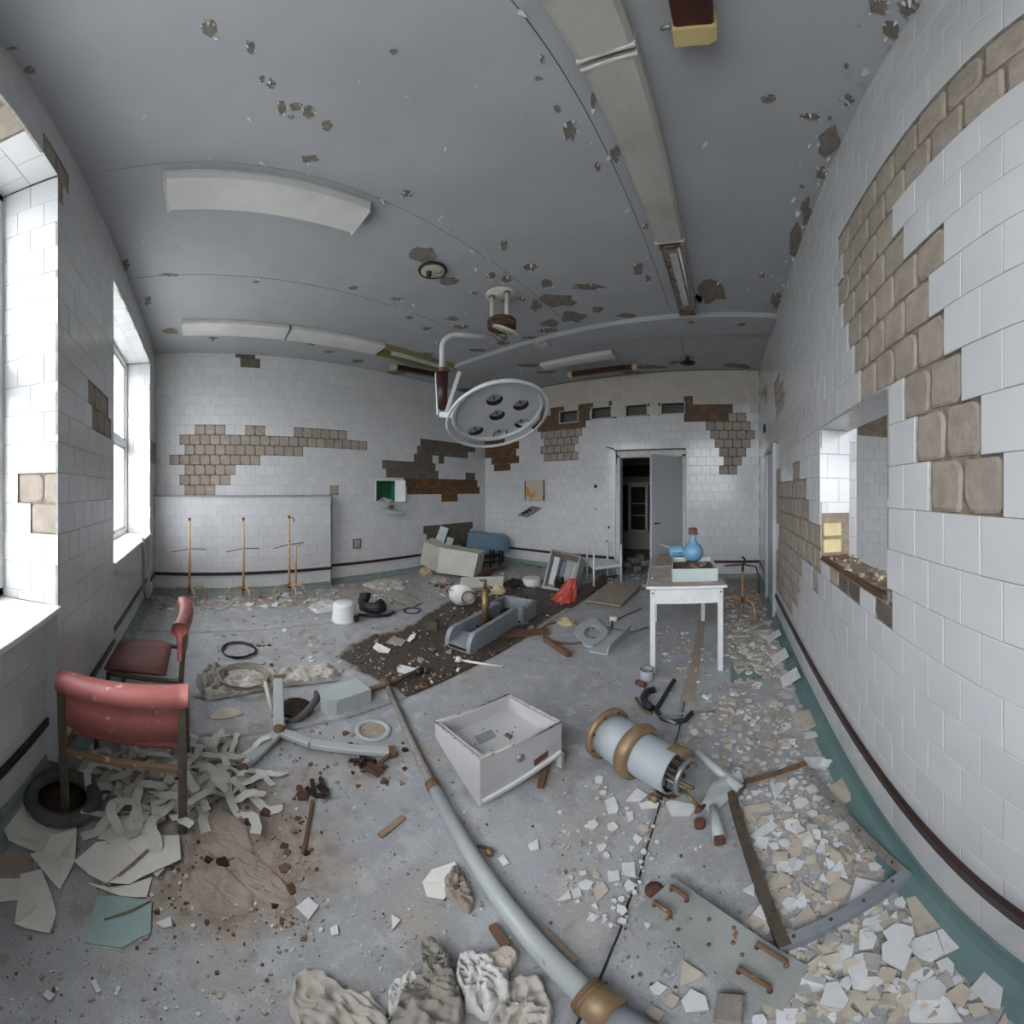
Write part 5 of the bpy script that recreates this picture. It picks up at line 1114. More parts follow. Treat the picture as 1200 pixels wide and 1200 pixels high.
rA = 3.30; az = ang(518, 0)[0]; tip = P3(rA * sin(az), rA * cos(az), 0); zA = zat(540, 391, tip)
a0 = P3(mc.x, mc.y, zA); dr = (tip - P3(mc.x, mc.y, 0)); dl = dr.length; dr.normalize()
pts = [a0 + dr * .10]
for i in range(9): th_ = pi / 2 * i / 8; pts.append(a0 + dr * (dl - .16 + .16 * sin(th_)) + P3(0, 0, -.16 * (1 - cos(th_)) - .02 * 0))
zb_ = zat(518, 431, tip); pts.append(P3(tip.x, tip.y, zb_))
MB().tube([p - c for p in pts], .028, LM, 12).build('arm', t)
zc0, zc1 = zat(519, 437, tip), zat(519, 480, tip)
MB().tube([P3(tip.x, tip.y, zb_) - c, P3(tip.x, tip.y, zc0) - c], .032, RUSTB, 12).tube([P3(tip.x, tip.y, zc0) - c, P3(tip.x, tip.y, zc1) - c], .06, UVTUBE, 14, rs=[.062, .05]).build('counterweight', t)
# head: faces down and towards the windows corner
hr_ = 3.12; hc = at(584, 484, hr_); azh, teh = ang(584, 484)
toc = (P3(0, 0, EYE) - hc).normalized(); rgt = P3(cos(azh), -sin(azh), 0); upv = rgt.cross(-toc).normalized(); upv = upv if upv.z > 0 else -upv
nrm = (toc * .60 + (rgt * .27 - upv * .96).normalized() * .80).normalized()
HM = axis_M(hc - c, nrm)
RH = .435
head = MB().lathe([(0, -.16), (.20, -.15), (.34, -.10), (.415, -.03), (RH - .03, .0)], LM, 44, HM).build('head_shell', t)
MB().torus((0, 0, 0), RH - .015, .022, LM, M=HM, n=48, m=8).build('head_rim', head)
# yoke: a larger half ring around the head
MB().torus((0, 0, -.045), RH + .045, .016, LM, M=HM, n=48, m=8, arc=6.3).build('yoke', t)
# lens plate with real openings
hinv = (Matrix.Translation(c) @ HM).inverted()
def on_face(px, py):
    a, te = ang(px, py); d = P3(sin(a), cos(a), te); o_ = hinv @ P3(0, 0, EYE); d = hinv.to_3x3() @ d; s_ = -o_.z / d.z; p = o_ + d * s_; return p.x, p.y
holes = [on_face(*q_) for q_ in ((580, 470), (611, 476), (583, 488), (612, 497), (586.5, 509), (558, 506))]
HR = .076; m = MB(); seg = 20
import bmesh
bm = bmesh.new()
def loop(cx, cy, r_, n): return [bm.verts.new((cx + r_ * cos(2 * pi * i / n), cy + r_ * sin(2 * pi * i / n), 0)) for i in range(n)]
edges = []
for vsx in [loop(0, 0, RH - .03, 48)] + [loop(x, y, HR, seg) for x, y in holes]:
    edges += [bm.edges.new((vsx[i], vsx[(i + 1) % len(vsx)])) for i in range(len(vsx))]
bmesh.ops.triangle_fill(bm, use_beauty=True, use_dissolve=False, edges=edges)
for f_ in list(bm.faces):
    p = f_.calc_center_median()
    if any((p.x - x) ** 2 + (p.y - y) ** 2 < (HR * .9) ** 2 for x, y in holes): bm.faces.remove(f_)
me = bpy.data.meshes.new('lens_plate'); bm.to_mesh(me); bm.free(); me.materials.append(LM)
put('lens_plate', me, head, M=HM @ Matrix.Translation((0, 0, -.012)))
for x, y in holes:
    MB().lathe([(HR, .0), (HR, -.05)], BLACKM, seg, HM @ Matrix.Translation((x, y, -.012))).lathe([(HR, -.05), (0, -.05)], LM, seg, HM @ Matrix.Translation((x, y, -.012)), smooth=False).build('lens_well', head)
    MB().tube([HM @ P3(x, y, -.012 - .06), HM @ P3(x, y, -.02)], .006, BLACKM, 6).build('bulb_pin', head)
# fork between counterweight and head
e1 = at(516, 486, rA - .03); e2 = at(536, 487, hr_)
MB().bar(P3(tip.x, tip.y, zc0) - c + rgt * -.055, e1 - c + rgt * -.02, .03, .02, LM).bar(at(538, 437, rA + .02) - c, at(523, 484, rA) - c, .085, .04, LM, bev=.006).build('fork', t)
MB().bar(e1 - c, e2 - c, .05, .06, LM, bev=.01).lathe([(0, -.03), (.03, -.03), (.03, .03), (0, .03)], LM, 12, axis_M(e2 - c, rgt)).build('hinge', t)
kp = at(606, 454, hr_ + .12); MB().lathe([(0, .05), (.045, .05), (.05, .0), (.05, -.04)], LM, 16, axis_M(kp - c, (toc + P3(0, 0, .6)).normalized())).lathe([(0, .052), (.035, .052)], BLACKM, 16, axis_M(kp - c, (toc + P3(0, 0, .6)).normalized())).build('focus_knob', t)
MB().tube([at(x, y, hr_ + .1) - c for x, y in ((608, 455), (622, 458), (632, 466), (637, 478), (634, 491), (624, 502))], .012, UVTUBE, 8, rs=[.01, .01, .01, .012, .014, .016]).build('cable', t)
MB().tube([at(x, y, hr_ + .25) - c for x, y in ((578, 450), (577, 444), (584, 442), (592, 446))], .012, OLIVE, 6).build('top_hook', t)

# ------------------------------------------------------------------ on the walls
for i, (x0, x1, z0, z1) in enumerate(VENTS):
    t = thing('vent_grille', ['dark vent grille in a white frame amid missing tiles', 'dark vent grille beside the brown bare patch', 'dark vent grille straight above the doorway', 'dark vent grille joined to the stepped brown patch near the side door'][i], 'vent', ((x0 + x1) / 2, DD, (z0 + z1) / 2), (0, 0, 0), 'vent grilles high on the far wall')
    w, h = x1 - x0, z1 - z0
    for (cx, cz, sx, sz) in ((0, h / 2 - .008, w, .016), (0, -h / 2 + .008, w, .016), (w / 2 - .008, 0, .016, h), (-w / 2 + .008, 0, .016, h)): MB().box((cx, .0, cz), (sx, .025, sz), OLDWHITE).build('frame', t)
    MB().box((0, .19, 0), (w, .01, h), CASTG).build('duct_back', t)
    for (cx, cz, sx, sz) in ((0, h / 2, w, .004), (0, -h / 2, w, .004), (w / 2, 0, .004, h), (-w / 2, 0, .004, h)): MB().box((cx, .10, cz), (sx, .18, sz), CASTG).build('duct_side', t)
    for k in range(6): MB().box((0, .012, -h / 2 + h * (k + .5) / 6), (w - .03, .012, .010), OLIVE).build('slat', t)
    for k in range(9): MB().box((-w / 2 + w * (k + .5) / 9, .016, 0), (.006, .008, h - .03), OLIVE).build('bar', t)
# recessed green box with an open flap
t = thing('wall_box', 'green recessed box in the back wall with open white flap', 'wall box', (-DB, 3.10, 1.52))
MB().box((-.145, 0, 0), (.01, .385, .365), GREENB).build('back', t)
for (cy, cz, sy, sz) in ((0, .178, .385, .01), (0, -.178, .385, .01), (-.188, 0, .01, .365), (.188, 0, .01, .365)): MB().box((-.07, cy, cz), (.15, sy, sz), GREENB).build('side', t)
for (cy, cz, sy, sz) in ((0, .19, .43, .025), (-.2, 0, .02, .37)): MB().box((.004, cy, cz), (.015, sy, sz), WHITEP).build('trim', t)
MB().bar((.005, .20, 0), (.10, .36, 0), .012, .38, WHITEP).build('flap', t); MB().bar((.012, .22, 0), (.10, .365, 0), .006, .33, GREYP).build('flap_lining', t)
t = thing('broken_fixture', 'broken white wire fixture hanging under the green wall box', 'fixture', onB(457, 596, .05)); c = onB(457, 596, .05)
for k in range(4): MB().tube([onB(442 + k * 3, 588, .03) - c, onB(450 + k * 3, 583 + k, .12) - c, onB(458 + k * 2, 592, .10) - c], .006, WHITEE, 6).build('wire', t)
MB().add(*slab_pts([onB(441, 595, .03) - c, onB(453, 603, .10) - c, onB(475, 601.5, .14) - c, onB(462, 596, .03) - c], (0, 0, -.012)), GREYP).build('plate', t)
MB().box(onB(458, 594, .08) - c, (.05, .09, .05), OLIVE, bev=.006).build('socket', t)
# far wall: rusted cupboard and hanging switch plate
a, b = onD(617, 563.5), onD(638.5, 586.5)
t = thing('wall_cupboard', 'rust-stained white cupboard door on the far wall', 'cupboard', ((a.x + b.x) / 2, DD, (a.z + b.z) / 2)); w, h = b.x - a.x, a.z - b.z
MB().box((-.01, -.03, 0), (w, .05, h), DKMETAL).build('case', t)
MB().box((.012, -.062, .0), (w - .02, .016, h), pm('stained_door', (196, 188, 168), (180, 172, 154), 4, .5, spots=[((196, 140, 64), 3.2, .58), ((120, 110, 90), 9, .66)]), bev=.003).build('door', t)
t = thing('switch_plate', 'grey switch plate hanging askew below the rusted cupboard', 'switch plate', onD(621, 599)); c = onD(621, 599)
MB().add(*slab_pts([onD(606.5, 604) - c + P3(0, -.03, 0), onD(619, 606) - c + P3(0, -.06, 0), onD(635.5, 595) - c + P3(0, -.06, 0), onD(624, 592.5) - c + P3(0, -.02, 0)], (0, .012, -.004)), SILVER).build('plate', t)
for u in (.3, .5, .7): MB().box(onD(610 + 18 * u, 604 - 9 * u) - c + P3(0, -.06, 0), (.07, .02, .05), BLACKM).build('painted_switch_hole', t)  # solid black blocks stand in for the shade in the openings
for (px, py, s, lb) in ((698, 570, .09, 'small socket with painted dark hole between the rusted cupboard and the doorway'), (698, 596, .04, 'tiny painted screw hole in the tiles below the socket'), (713.5, 618, .06, 'small broken socket by the door frame'), (711, 634, .04, 'tiny painted dark hole low beside the door frame')):
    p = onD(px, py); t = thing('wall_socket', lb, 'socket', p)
    MB().box((0, -.002, 0), (s, .008, s), OLDWHITE).build('plate', t); MB().lathe([(0, .007), (s * .38, .007), (s * .38, 0)], BLACKM, 12, axis_M((0, 0, 0), (0, -1, 0))).build('hole', t)  # raised black disc painted for the dark inside of a hole
p = onB(418, 637); t = thing('wall_socket', 'square pinkish socket box set in the back wall tiles', 'socket', p)
MB().box((.003, 0, 0), (.01, .14, .15), pm('pink_plaster', (186, 164, 156), (160, 140, 132), 14, .9)).build('plate', t)
for (cy, cz, sy, sz) in ((0, .07, .14, .012), (0, -.07, .14, .012), (.065, 0, .012, .15), (-.065, 0, .012, .15)): MB().box((.008, cy, cz), (.012, sy, sz), OLIVE).build('edge', t)
o = MB().tube([onW(167, 630, .03), onW(168, 660, .03), onW(168, 690, .03), fl(172, 703, .06), fl(178, 708, .03)], .018, CHIP, 8).build('wall_pipe'); tag(o, 'thin broken pipe down the window wall beside the sill', 'pipe')
p = onR(895.5, 502, .01); o = MB().torus((0, 0, 0), .06, .012, BLACKM, M=Matrix.Rotation(pi / 2, 4, 'Y'), n=18, m=6).build('wall_hook_ring', loc=p); tag(o, 'black iron ring on the wall near the side door', 'ring')

# hatch: broken jamb with yellow bricks, rusty angle on the sill, rough sill
t = thing('hatch_sill', 'rough broken sill of the hatch with a rusty edge bar', 'sill', (DR + .1, (HY0 + HY1) / 2, HZ0)); c = P3(DR + .1, (HY0 + HY1) / 2, HZ0)
MB().box((0, 0, -.005), (.2, HY1 - HY0, .012), WALLM).build('mortar_bed', t)
MB().bar((-.095, -(HY1 - HY0) / 2 + .02, .012), (-.095, (HY1 - HY0) / 2 - .06, .012), .025, .02, RUST).bar((-.095, .36, .012), (.06, .38, .014), .025, .02, RUST).build('rust_bar', t)
for k, z in enumerate((.07, .175)): MB().box((DR + .085 - c.x, HY1 + .012 - c.y, HZ0 + z - c.z), (.12, .03, .085), BRICK, bev=.006).build('brick', t)
rr = random.Random(6); m = MB()
for k in range(60): m.box((rr.uniform(-.08, .09), rr.uniform(-.42, .42), .006 + rr.random() * .01), (rr.uniform(.008, .03),) * 2 + (rr.uniform(.006, .02),), rr.choice((CHIP, CHIP, BRICK, WALLM, WALLM)), rz=rr.random() * 3)
m.build('crumbs', t, kind='stuff')

# ------------------------------------------------------------------ seen through the doorway
def beyond(px, py, y):
    a, te = ang(px, py); r = y / cos(a); return P3(r * sin(a), y, EYE + te * r)
a, b = beyond(738, 568, 8.2), beyond(758, 626, 8.2)
t = thing('glass_cabinet', 'pale glazed cabinet in the dark room beyond the doorway', 'cabinet', ((a.x + b.x) / 2, 8.2, 0)); w = b.x - a.x; z1 = a.z
for x in (-w / 2, w / 2): MB().box((x, 0, .45 + z1 / 2 - .2), (.07, .05, z1 - .45), OLDWHITE).build('frame', t)
for z in (.50, z1 - .02): MB().box((0, 0, z), (w, .05, .07), OLDWHITE).build('frame', t)
MB().box((0, .01, (z1 + .5) / 2), (w - .05, .006, z1 - .55), GLASS).build('pane', t)
MB().box((-.25, .3, .25), (w + 1.1, .5, .45), PLASTER).build('base', t); MB().box((-.25, .3, (z1 + .5) / 2), (w + 1.1, .4, z1 - .5), DARKW).build('body', t); MB().box((-.25, .1, z1 + .03), (w + 1.1, .5, .04), OLDWHITE).build('top', t)
for z in (.9, 1.2): MB().box((0, .06, z), (w - .06, .1, .02), OLDWHITE).build('shelf', t)
p = beyond(748, 552, 9.0); o = MB().box((0, 0, 0), (.9, .25, .30), DARKW, bev=.01).build('dark_wall_shelf', loc=p); tag(o, 'dark wooden shelf on the wall of the room beyond the doorway', 'shelf')
for k, (px, py, s) in enumerate(((735, 664, .12), (742, 660, .16), (750, 655, .14), (748, 668, .10), (757, 662, .13))):
    q_ = fl(px, py); o = MB().box((0, 0, s * .4), (s * 1.5, s, s * .8), (CHIP, GREYBLUE, PLASTER, WOODP, GREYBLUE)[k], rz=k, bev=.01).build('fallen_block', loc=q_); tag(o, ['pale block', 'grey-blue box', 'grey lump', 'brown wooden block', 'tilted grey-blue box'][k] + ' in the rubble on the doorway threshold', 'block')

# ------------------------------------------------------------------ cloth, paper, gauze
def cloth(name, label, poly, hgt, mat, seed, cat='cloth', fq=9.0, base=.004, g=.02):
    P = [fl(*p) for p in poly]; c = sum(P, Vector()) / len(P); k = len(P); per = sum((P[(i + 1) % k] - P[i]).length for i in range(k))
    g = g * .7; nb = max(36, min(150, int(per / g))); rim = []
    for i in range(nb):                                   # resample the outline, then ruffle it
        s_ = per * i / nb; q_ = 0
        while s_ > (P[(q_ + 1) % k] - P[q_ % k]).length: s_ -= (P[(q_ + 1) % k] - P[q_ % k]).length; q_ += 1
        a_, b_ = P[q_ % k], P[(q_ + 1) % k]; rim.append(a_ + (b_ - a_) * (s_ / max(1e-6, (b_ - a_).length)) - c)
    rim = [(rim[i - 1] + rim[i] * 2 + rim[(i + 1) % nb]) / 4 for i in range(nb)]
    ext = max(p.length for p in rim); nr = max(10, min(36, int(ext / g))); vs = [(0, 0, 0)]
    for r_ in range(1, nr + 1):
        for i in range(nb):
            u = r_ / nr; p = rim[i] * u * (1 + .10 * noise.noise(Vector((i * .35, seed, 1))) * u); vs.append((p.x, p.y, u))
    out = []
    for x, y, u in vs:
        X, Y = x + c.x, y + c.y; f_ = fq * .12 / max(.05, min(ext, .35)) * 3.0
        n1 = 1 - abs(noise.noise(Vector((X * f_ + .6 * noise.noise(Vector((X * 5, Y * 5, seed))), Y * f_ * .55, seed)))) * 2.6
        n2 = 1 - abs(noise.noise(Vector((X * f_ * 1.1 + Y * f_ * .8, (Y - X) * f_ * 2.2, seed + 3)))) * 3.2
        e = min(1, (1 - u) / .10)
        out.append((x, y, base * e + .003 + hgt * .55 * (.12 + .88 * e) * max(.02, .28 + .5 * n1 + .5 * n2)))
    fs = [(0, 1 + i, 1 + (i + 1) % nb) for i in range(nb)] + [(1 + (r_ - 1) * nb + i, 1 + r_ * nb + i, 1 + r_ * nb + (i + 1) % nb, 1 + (r_ - 1) * nb + (i + 1) % nb) for r_ in range(1, nr) for i in range(nb)]
    o = MB().add(out, fs, mat, True).build(name, loc=(c.x, c.y, 0)); return tag(o, label, cat)
cloth('soiled_cloth', 'grimy cream sheet, flattest and largest of the cloths near the pipe end', [(342, 1150), (352, 1138), (372, 1136), (385, 1150), (410, 1165), (440, 1170), (470, 1220), (350, 1220), (338, 1180)], .05, CLOTHM, 3, g=.012)
cloth('soiled_cloth', 'stiff brownish sheet folded up between two white cloths', [(492, 1105), (512, 1108), (530, 1140), (545, 1180), (540, 1220), (450, 1220), (470, 1170), (495, 1150)], .06, CLOTHG, 5, g=.012, base=.03)
cloth('white_cloth', 'crumpled whitish cloth lying beside the long pipe', [(536, 1128), (548, 1120), (575, 1130), (600, 1148), (596, 1180), (570, 1200), (545, 1185), (533, 1150)], .06, CLOTHW, 7, g=.012, base=.02)
cloth('soiled_cloth', 'wrinkled beige cloth tucked against the long pipe end', [(597, 1148), (632, 1145), (648, 1180), (645, 1220), (560, 1220), (575, 1195)], .05, CLOTHM, 11, g=.012)
cloth('white_cloth', 'small white cloth scrap between the folded sheets', [(455, 1160), (485, 1140), (492, 1158), (475, 1185), (455, 1195)], .04, CLOTHW, 13, g=.012, base=.02)
cloth('paper_wrapper', 'torn white and brown wrapper beside the pipe', [(520, 1030), (534, 1014), (546, 1030), (557, 1062), (548, 1074), (538, 1062), (522, 1052)], .05, PAPERB, 17, 'wrapper', g=.012)
cloth('plaster_sheet', 'beige plaster scrap between cloth and pipe', [(568, 1128), (592, 1114), (608, 1122), (600, 1140), (585, 1143)], .012, BARESH, 19, 'plaster', g=.012, base=.03)
cloth('soiled_cloth', 'long crumpled cream cloth lying behind the tripod foot', [(229, 795), (255, 788), (300, 790), (340, 785), (385, 780), (402, 786), (396, 798), (365, 803), (325, 806), (285, 815), (240, 822), (229, 815)], .08, CLOTHM, 23, g=.022)
cloth('canvas_heap', 'grey canvas heap on the floor beside the dark-seated chair', [(229, 800), (248, 785), (266, 788), (262, 810), (235, 820)], .12, CLOTHG, 29, g=.02, base=.02)
cloth('soiled_cloth', 'crumbled white cloth strip behind the enamel pot', [(360, 712), (380, 703), (400, 704), (398, 716), (372, 720)], .05, CLOTHW, 31, g=.03)
cloth('soiled_cloth', 'cream cloth scraps in front of the back wall', [(424, 686), (450, 679), (475, 684), (476, 691), (440, 692)], .07, CLOTHM, 37, g=.035)
cloth('fallen_plaster', 'flat brown plaster sheet near the tripod foot', [(245, 840), (262, 828), (282, 832), (285, 838), (268, 842), (250, 844)], .012, BARESH, 41, 'plaster', g=.02)
cloth('brown_paper', 'large torn grey-brown paper among the debris', [(272, 1000), (290, 995), (330, 1030), (348, 1058), (340, 1068), (315, 1062), (285, 1040)], .02, PAPERB, 43, 'paper', g=.014)
cloth('brown_paper', 'wide sheet of dusty brown paper under the gauze heap', [(225, 960), (260, 945), (290, 968), (298, 1000), (270, 1010), (235, 995)], .018, PAPERB, 47, 'paper', g=.016)
cloth('brown_paper', 'creased brown wrapping paper in front of the gauze heap', [(225, 1020), (262, 1015), (300, 1050), (290, 1075), (245, 1070), (222, 1048)], .02, PAPERB, 53, 'paper', g=.016)
# sooty leather strap heap behind the tripod foot
t = thing('leather_belt', 'curled dark leather belt lying behind the tripod foot', 'belt', fl(350, 835)); c = fl(350, 835)
MB().tube([fl(335, 846, .02) - c, fl(350, 842, .03) - c, fl(362, 832, .04) - c, fl(372, 818, .06) - c, fl(370, 811, .05) - c], .02, GREYRUB, 8, rs=[.012, .02, .024, .024, .016]).build('band', t)
MB().lathe([(0, 0), (.12, 0), (.10, .02), (.05, .035), (0, .04)], DKMETAL, 14, Matrix.Translation(fl(347, 830, 0) - c)).build('soot_heap', t)
def sheet(name, label, poly, z, mat, cat='paper', lift=.0, grp=None, seed=0, th=.0015):
    P = [fl(*p) for p in poly]; c = sum(P, Vector()) / len(P); k = len(P); r_ = random.Random(seed); vs = []
    ring1 = [P3(p.x - c.x, p.y - c.y, z + lift * r_.random()) for p in P]; ring2 = [P3(p.x * .5, p.y * .5, z + lift * .4 * r_.random() + .002) for p in ring1]
    top = ring1 + ring2 + [P3(0, 0, z + .003)]; m_ = len(top); vs = top + [p - P3(0, 0, th) for p in top]
    fs = [(i, k + i, k + (i + 1) % k, (i + 1) % k) for i in range(k)] + [(k + i, 2 * k, k + (i + 1) % k) for i in range(k)]
    fs = [tuple(reversed(f_)) for f_ in fs] + [tuple(m_ + v for v in f_) for f_ in fs] + [(i, (i + 1) % k, m_ + (i + 1) % k, m_ + i) for i in range(k)]
    return tag(MB().add(vs, fs, mat).build(name, loc=(c.x, c.y, 0)), label, cat, grp)
sheet('paper_sheet', 'big written paper sheets lying below the chair', [(120, 961), (150, 958), (184, 958), (185, 982), (160, 990), (115, 985)], .006, PAPER, lift=.01, seed=1)
sheet('paper_sheet', 'open white register page with faint ruled lines', [(87, 1014), (112, 992), (140, 985), (175, 995), (160, 1020), (127, 1040), (105, 1030)], .014, PAPER, lift=.01, seed=2)
sheet('paper_sheet', 'white register page with a curled corner', [(140, 985), (175, 984), (210, 983), (212, 1012), (190, 1022), (165, 1032), (152, 1040), (127, 1040), (158, 1018)], .018, PAPER, lift=.012, seed=3)
sheet('paper_sheet', 'paper sheet under the register beside the turquoise book', [(100, 1036), (130, 1042), (178, 1030), (172, 1053), (143, 1052)], .008, PAPER, lift=.004, seed=4)
ccw2 = lambda q_: q_ if sum(q_[i][0] * q_[(i + 1) % len(q_)][1] - q_[(i + 1) % len(q_)][0] * q_[i][1] for i in range(len(q_))) > 0 else q_[::-1]
t = thing('exercise_book', 'worn turquoise exercise book lying below the register pages', 'book', fl(140, 1082)); c = fl(140, 1082)
bp_ = [fl(*p) - c for p in ((100, 1107), (113, 1053), (137, 1052), (178, 1058), (176, 1096), (165, 1100), (143, 1113))]
MB().prism(ccw2([(p.x, p.y) for p in bp_]), .002, .012, TURQ).build('cover', t); MB().prism([(p.x * .97 + .004, p.y * .97) for p in bp_], .0, .004, PAPER).build('pages', t)
MB().tube([fl(122, 1077, .016) - c, fl(150, 1068, .02) - c, fl(176, 1056, .016) - c], .003, WOODP, 6).build('twig', t)
sheet('paper_sheet', 'stained paper under the rubber basin', [(5, 975), (18, 958), (28, 947), (48, 962), (88, 965), (90, 980), (62, 985), (48, 1003), (10, 990)], .006, PAPER, lift=.02, seed=5)
sheet('paper_sheet', 'narrow folded paper beside the register', [(60, 985), (90, 976), (88, 1012), (80, 1028), (70, 1045), (35, 1006), (52, 1000)], .012, PAPER, lift=.02, seed=6)
sheet('paper_sheet', 'crumpled grey paper by the wall, below the basin', [(17, 1086), (24, 1027), (48, 1023), (60, 1050), (66, 1075), (58, 1097), (30, 1090)], .010, PAPER, lift=.02, seed=7)
sheet('paper_sheet', 'yellowish paper lying against the window wall skirting', [(-10, 1005), (20, 1000), (38, 1008), (35, 1030), (0, 1032)], .006, PAPERB, lift=.01, seed=8)
sheet('paper_sheet', 'torn white paper beside the brown wrapper', [(495, 1036), (506, 1022), (533, 1013), (538, 1028), (520, 1055), (500, 1053)], .006, PAPER, lift=.015, seed=12)
sheet('paper_sheet', 'grey paper sheet along the skirting', [(-10, 1032), (25, 1030), (24, 1056), (-10, 1060)], .005, PAPER, lift=.01, seed=9)
o = MB().bar(fl(125, 1038, .022), fl(174, 996, .024), .012, .006, WOODP).build('thin_stick'); tag(o, 'thin wooden stick lying on the register page', 'stick')
o = MB().bar(fl(355, 1000, .01), fl(366, 938, .012), .012, .012, WOODR).build('rusty_strip'); tag(o, 'thin rusty strip standing out on the bare floor', 'strip')
o = MB().bar(fl(445, 980, .006), fl(473, 957, .006), .026, .01, WOODP).build('wooden_slat'); tag(o, 'short flat wooden slat beside the long pipe', 'slat')
o = MB().tube([fl(560, 991, .01), fl(570, 994, .012)], .007, RUST, 8).lathe([(0, -.012), (.014, -.006), (.016, .012), (.008, .022), (0, .024)], BRASS, 12, axis_M(fl(573, 997, .016), (1, -.6, .1))).build('small_bulb'); tag(o, 'small brass bulb with rusty cap beside the pipe', 'bulb')
o = MB().bar(fl(577, 1085, .012), fl(594, 1110, .012), .022, .02, WOODR).build('wood_splinter'); tag(o, 'dark wood splinter between cloth and pipe', 'splinter')
o = MB().bar(fl(635, 1092, .01), fl(672, 1130, .01), .03, .01, PAPERB).build('bark_strip'); tag(o, 'brown torn strip lying along the pipe, opposite the cloths', 'strip')
for (px, py, lb) in ((440, 905, 'rusty crumpled metal piece near the end of the foot leg'), (375, 930, 'small dark burnt lump on the bare floor'), (420, 893, 'black charred crumb pile below the long foot leg')):
    m = MB(); rr = random.Random(px)
    for k in range(7): m.bar(P3(rr.gauss(0, .03), rr.gauss(0, .03), .01), P3(rr.gauss(0, .04), rr.gauss(0, .04), .03), .02, .012, RUST if px == 440 else DKMETAL)
    tag(m.build('scrap_lump', loc=fl(px, py)), lb, 'scrap')
# gauze heap: many folded ribbons that lie tangled in one heap
def ribbons(name, label, poly, n, w, hmax, mat, seed, cat='gauze'):
    r_ = random.Random(seed); P = [fl(*p) for p in poly]; c = sum(P, Vector()) / len(P); pol = [(p.x, p.y) for p in P]; xs = [p[0] for p in pol]; ys = [p[1] for p in pol]
    t = thing(name, label, cat, (c.x, c.y, 0)); k = 0
    while k < n:
        x, y = r_.uniform(min(xs), max(xs)), r_.uniform(min(ys), max(ys))
        if not inside((x, y), pol): continue
        k += 1; m = MB(); a = r_.random() * 6.28; p = P3(x - c.x, y - c.y, .01 + hmax * r_.random()); vs = []; pitch = r_.uniform(-.3, .6); ww = w * r_.uniform(.75, 1.1); rows = 11
        tw = r_.uniform(-1, 1)
        for i in range(rows):
            s_ = P3(-sin(a), cos(a), tw * .55 * sin(i * .7)).normalized() * ww / 2; z = max(.006, p.z)
            vs += [P3(p.x, p.y, z) - s_, P3(p.x, p.y, z) + s_]; vs[-1].z = max(.004, vs[-1].z); vs[-2].z = max(.004, vs[-2].z)
            p = p + P3(cos(a), sin(a), 0) * .028; p.z += pitch * .03; pitch = (pitch - r_.uniform(.0, .45)) if p.z > .012 else r_.uniform(.1, .9); a += r_.uniform(-.6, .7)
        m.add(vs, [(2 * i, 2 * i + 2, 2 * i + 3, 2 * i + 1) for i in range(rows - 1)], mat, True); m.build('ribbon', t)
ribbons('gauze_heap', 'heap of tangled grey gauze ribbons under the chair', [(110, 905), (140, 885), (200, 878), (240, 880), (285, 905), (290, 925), (270, 945), (235, 955), (200, 975), (165, 955), (130, 940)], 120, .038, .08, GAUZE, 61)

# ------------------------------------------------------------------ broken tiles, one object each
TAKEN = []
def shard_mesh(poly, th, top, side):
    k = len(poly); vs = [(x, y, th) for x, y in poly] + [(x, y, 0) for x, y in poly]; m = MB()
    m.add(vs, [tuple(range(k))], top); m.v = list(m.v); m.slot(side)
    base = [(i, k + i, k + (i + 1) % k, (i + 1) % k) for i in range(k)] + [tuple(range(2 * k - 1, k - 1, -1))]
    for f_ in base: m.f.append(f_); m.mi.append(m.slot(side)); m.sm.append(False)
    return m
def ccw(poly):
    a = sum(poly[i][0] * poly[(i + 1) % len(poly)][1] - poly[(i + 1) % len(poly)][0] * poly[i][1] for i in range(len(poly)))
    return poly if a > 0 else poly[::-1]
WH, BE = (WHSH, BARESH), (BARESH, BARESH)
def zone_of(px, py):
    if inside((px, py), [(850, 926), (943, 899), (1068, 1031), (914, 1120)]): return 'inside the angle iron frame'
    if px > 900 and py > 1020: return 'between the frame corner and the teal skirting'
    if px > 820 and py > 1080: return 'beside the bent steel plate'
    if px > 660 and py > 840 and px < 830: return 'below the cylinder machine'
    if px > 800 and py > 790: return 'between the cylinder machine and the hatch wall'
    if px > 700 and py > 690: return 'around the white table legs'
    if px < 400 and py > 950: return 'on the bare floor near the papers'
    if py < 760: return 'along the back wall skirting'
    return 'beside the metal sink and pipe'
EXPL = []
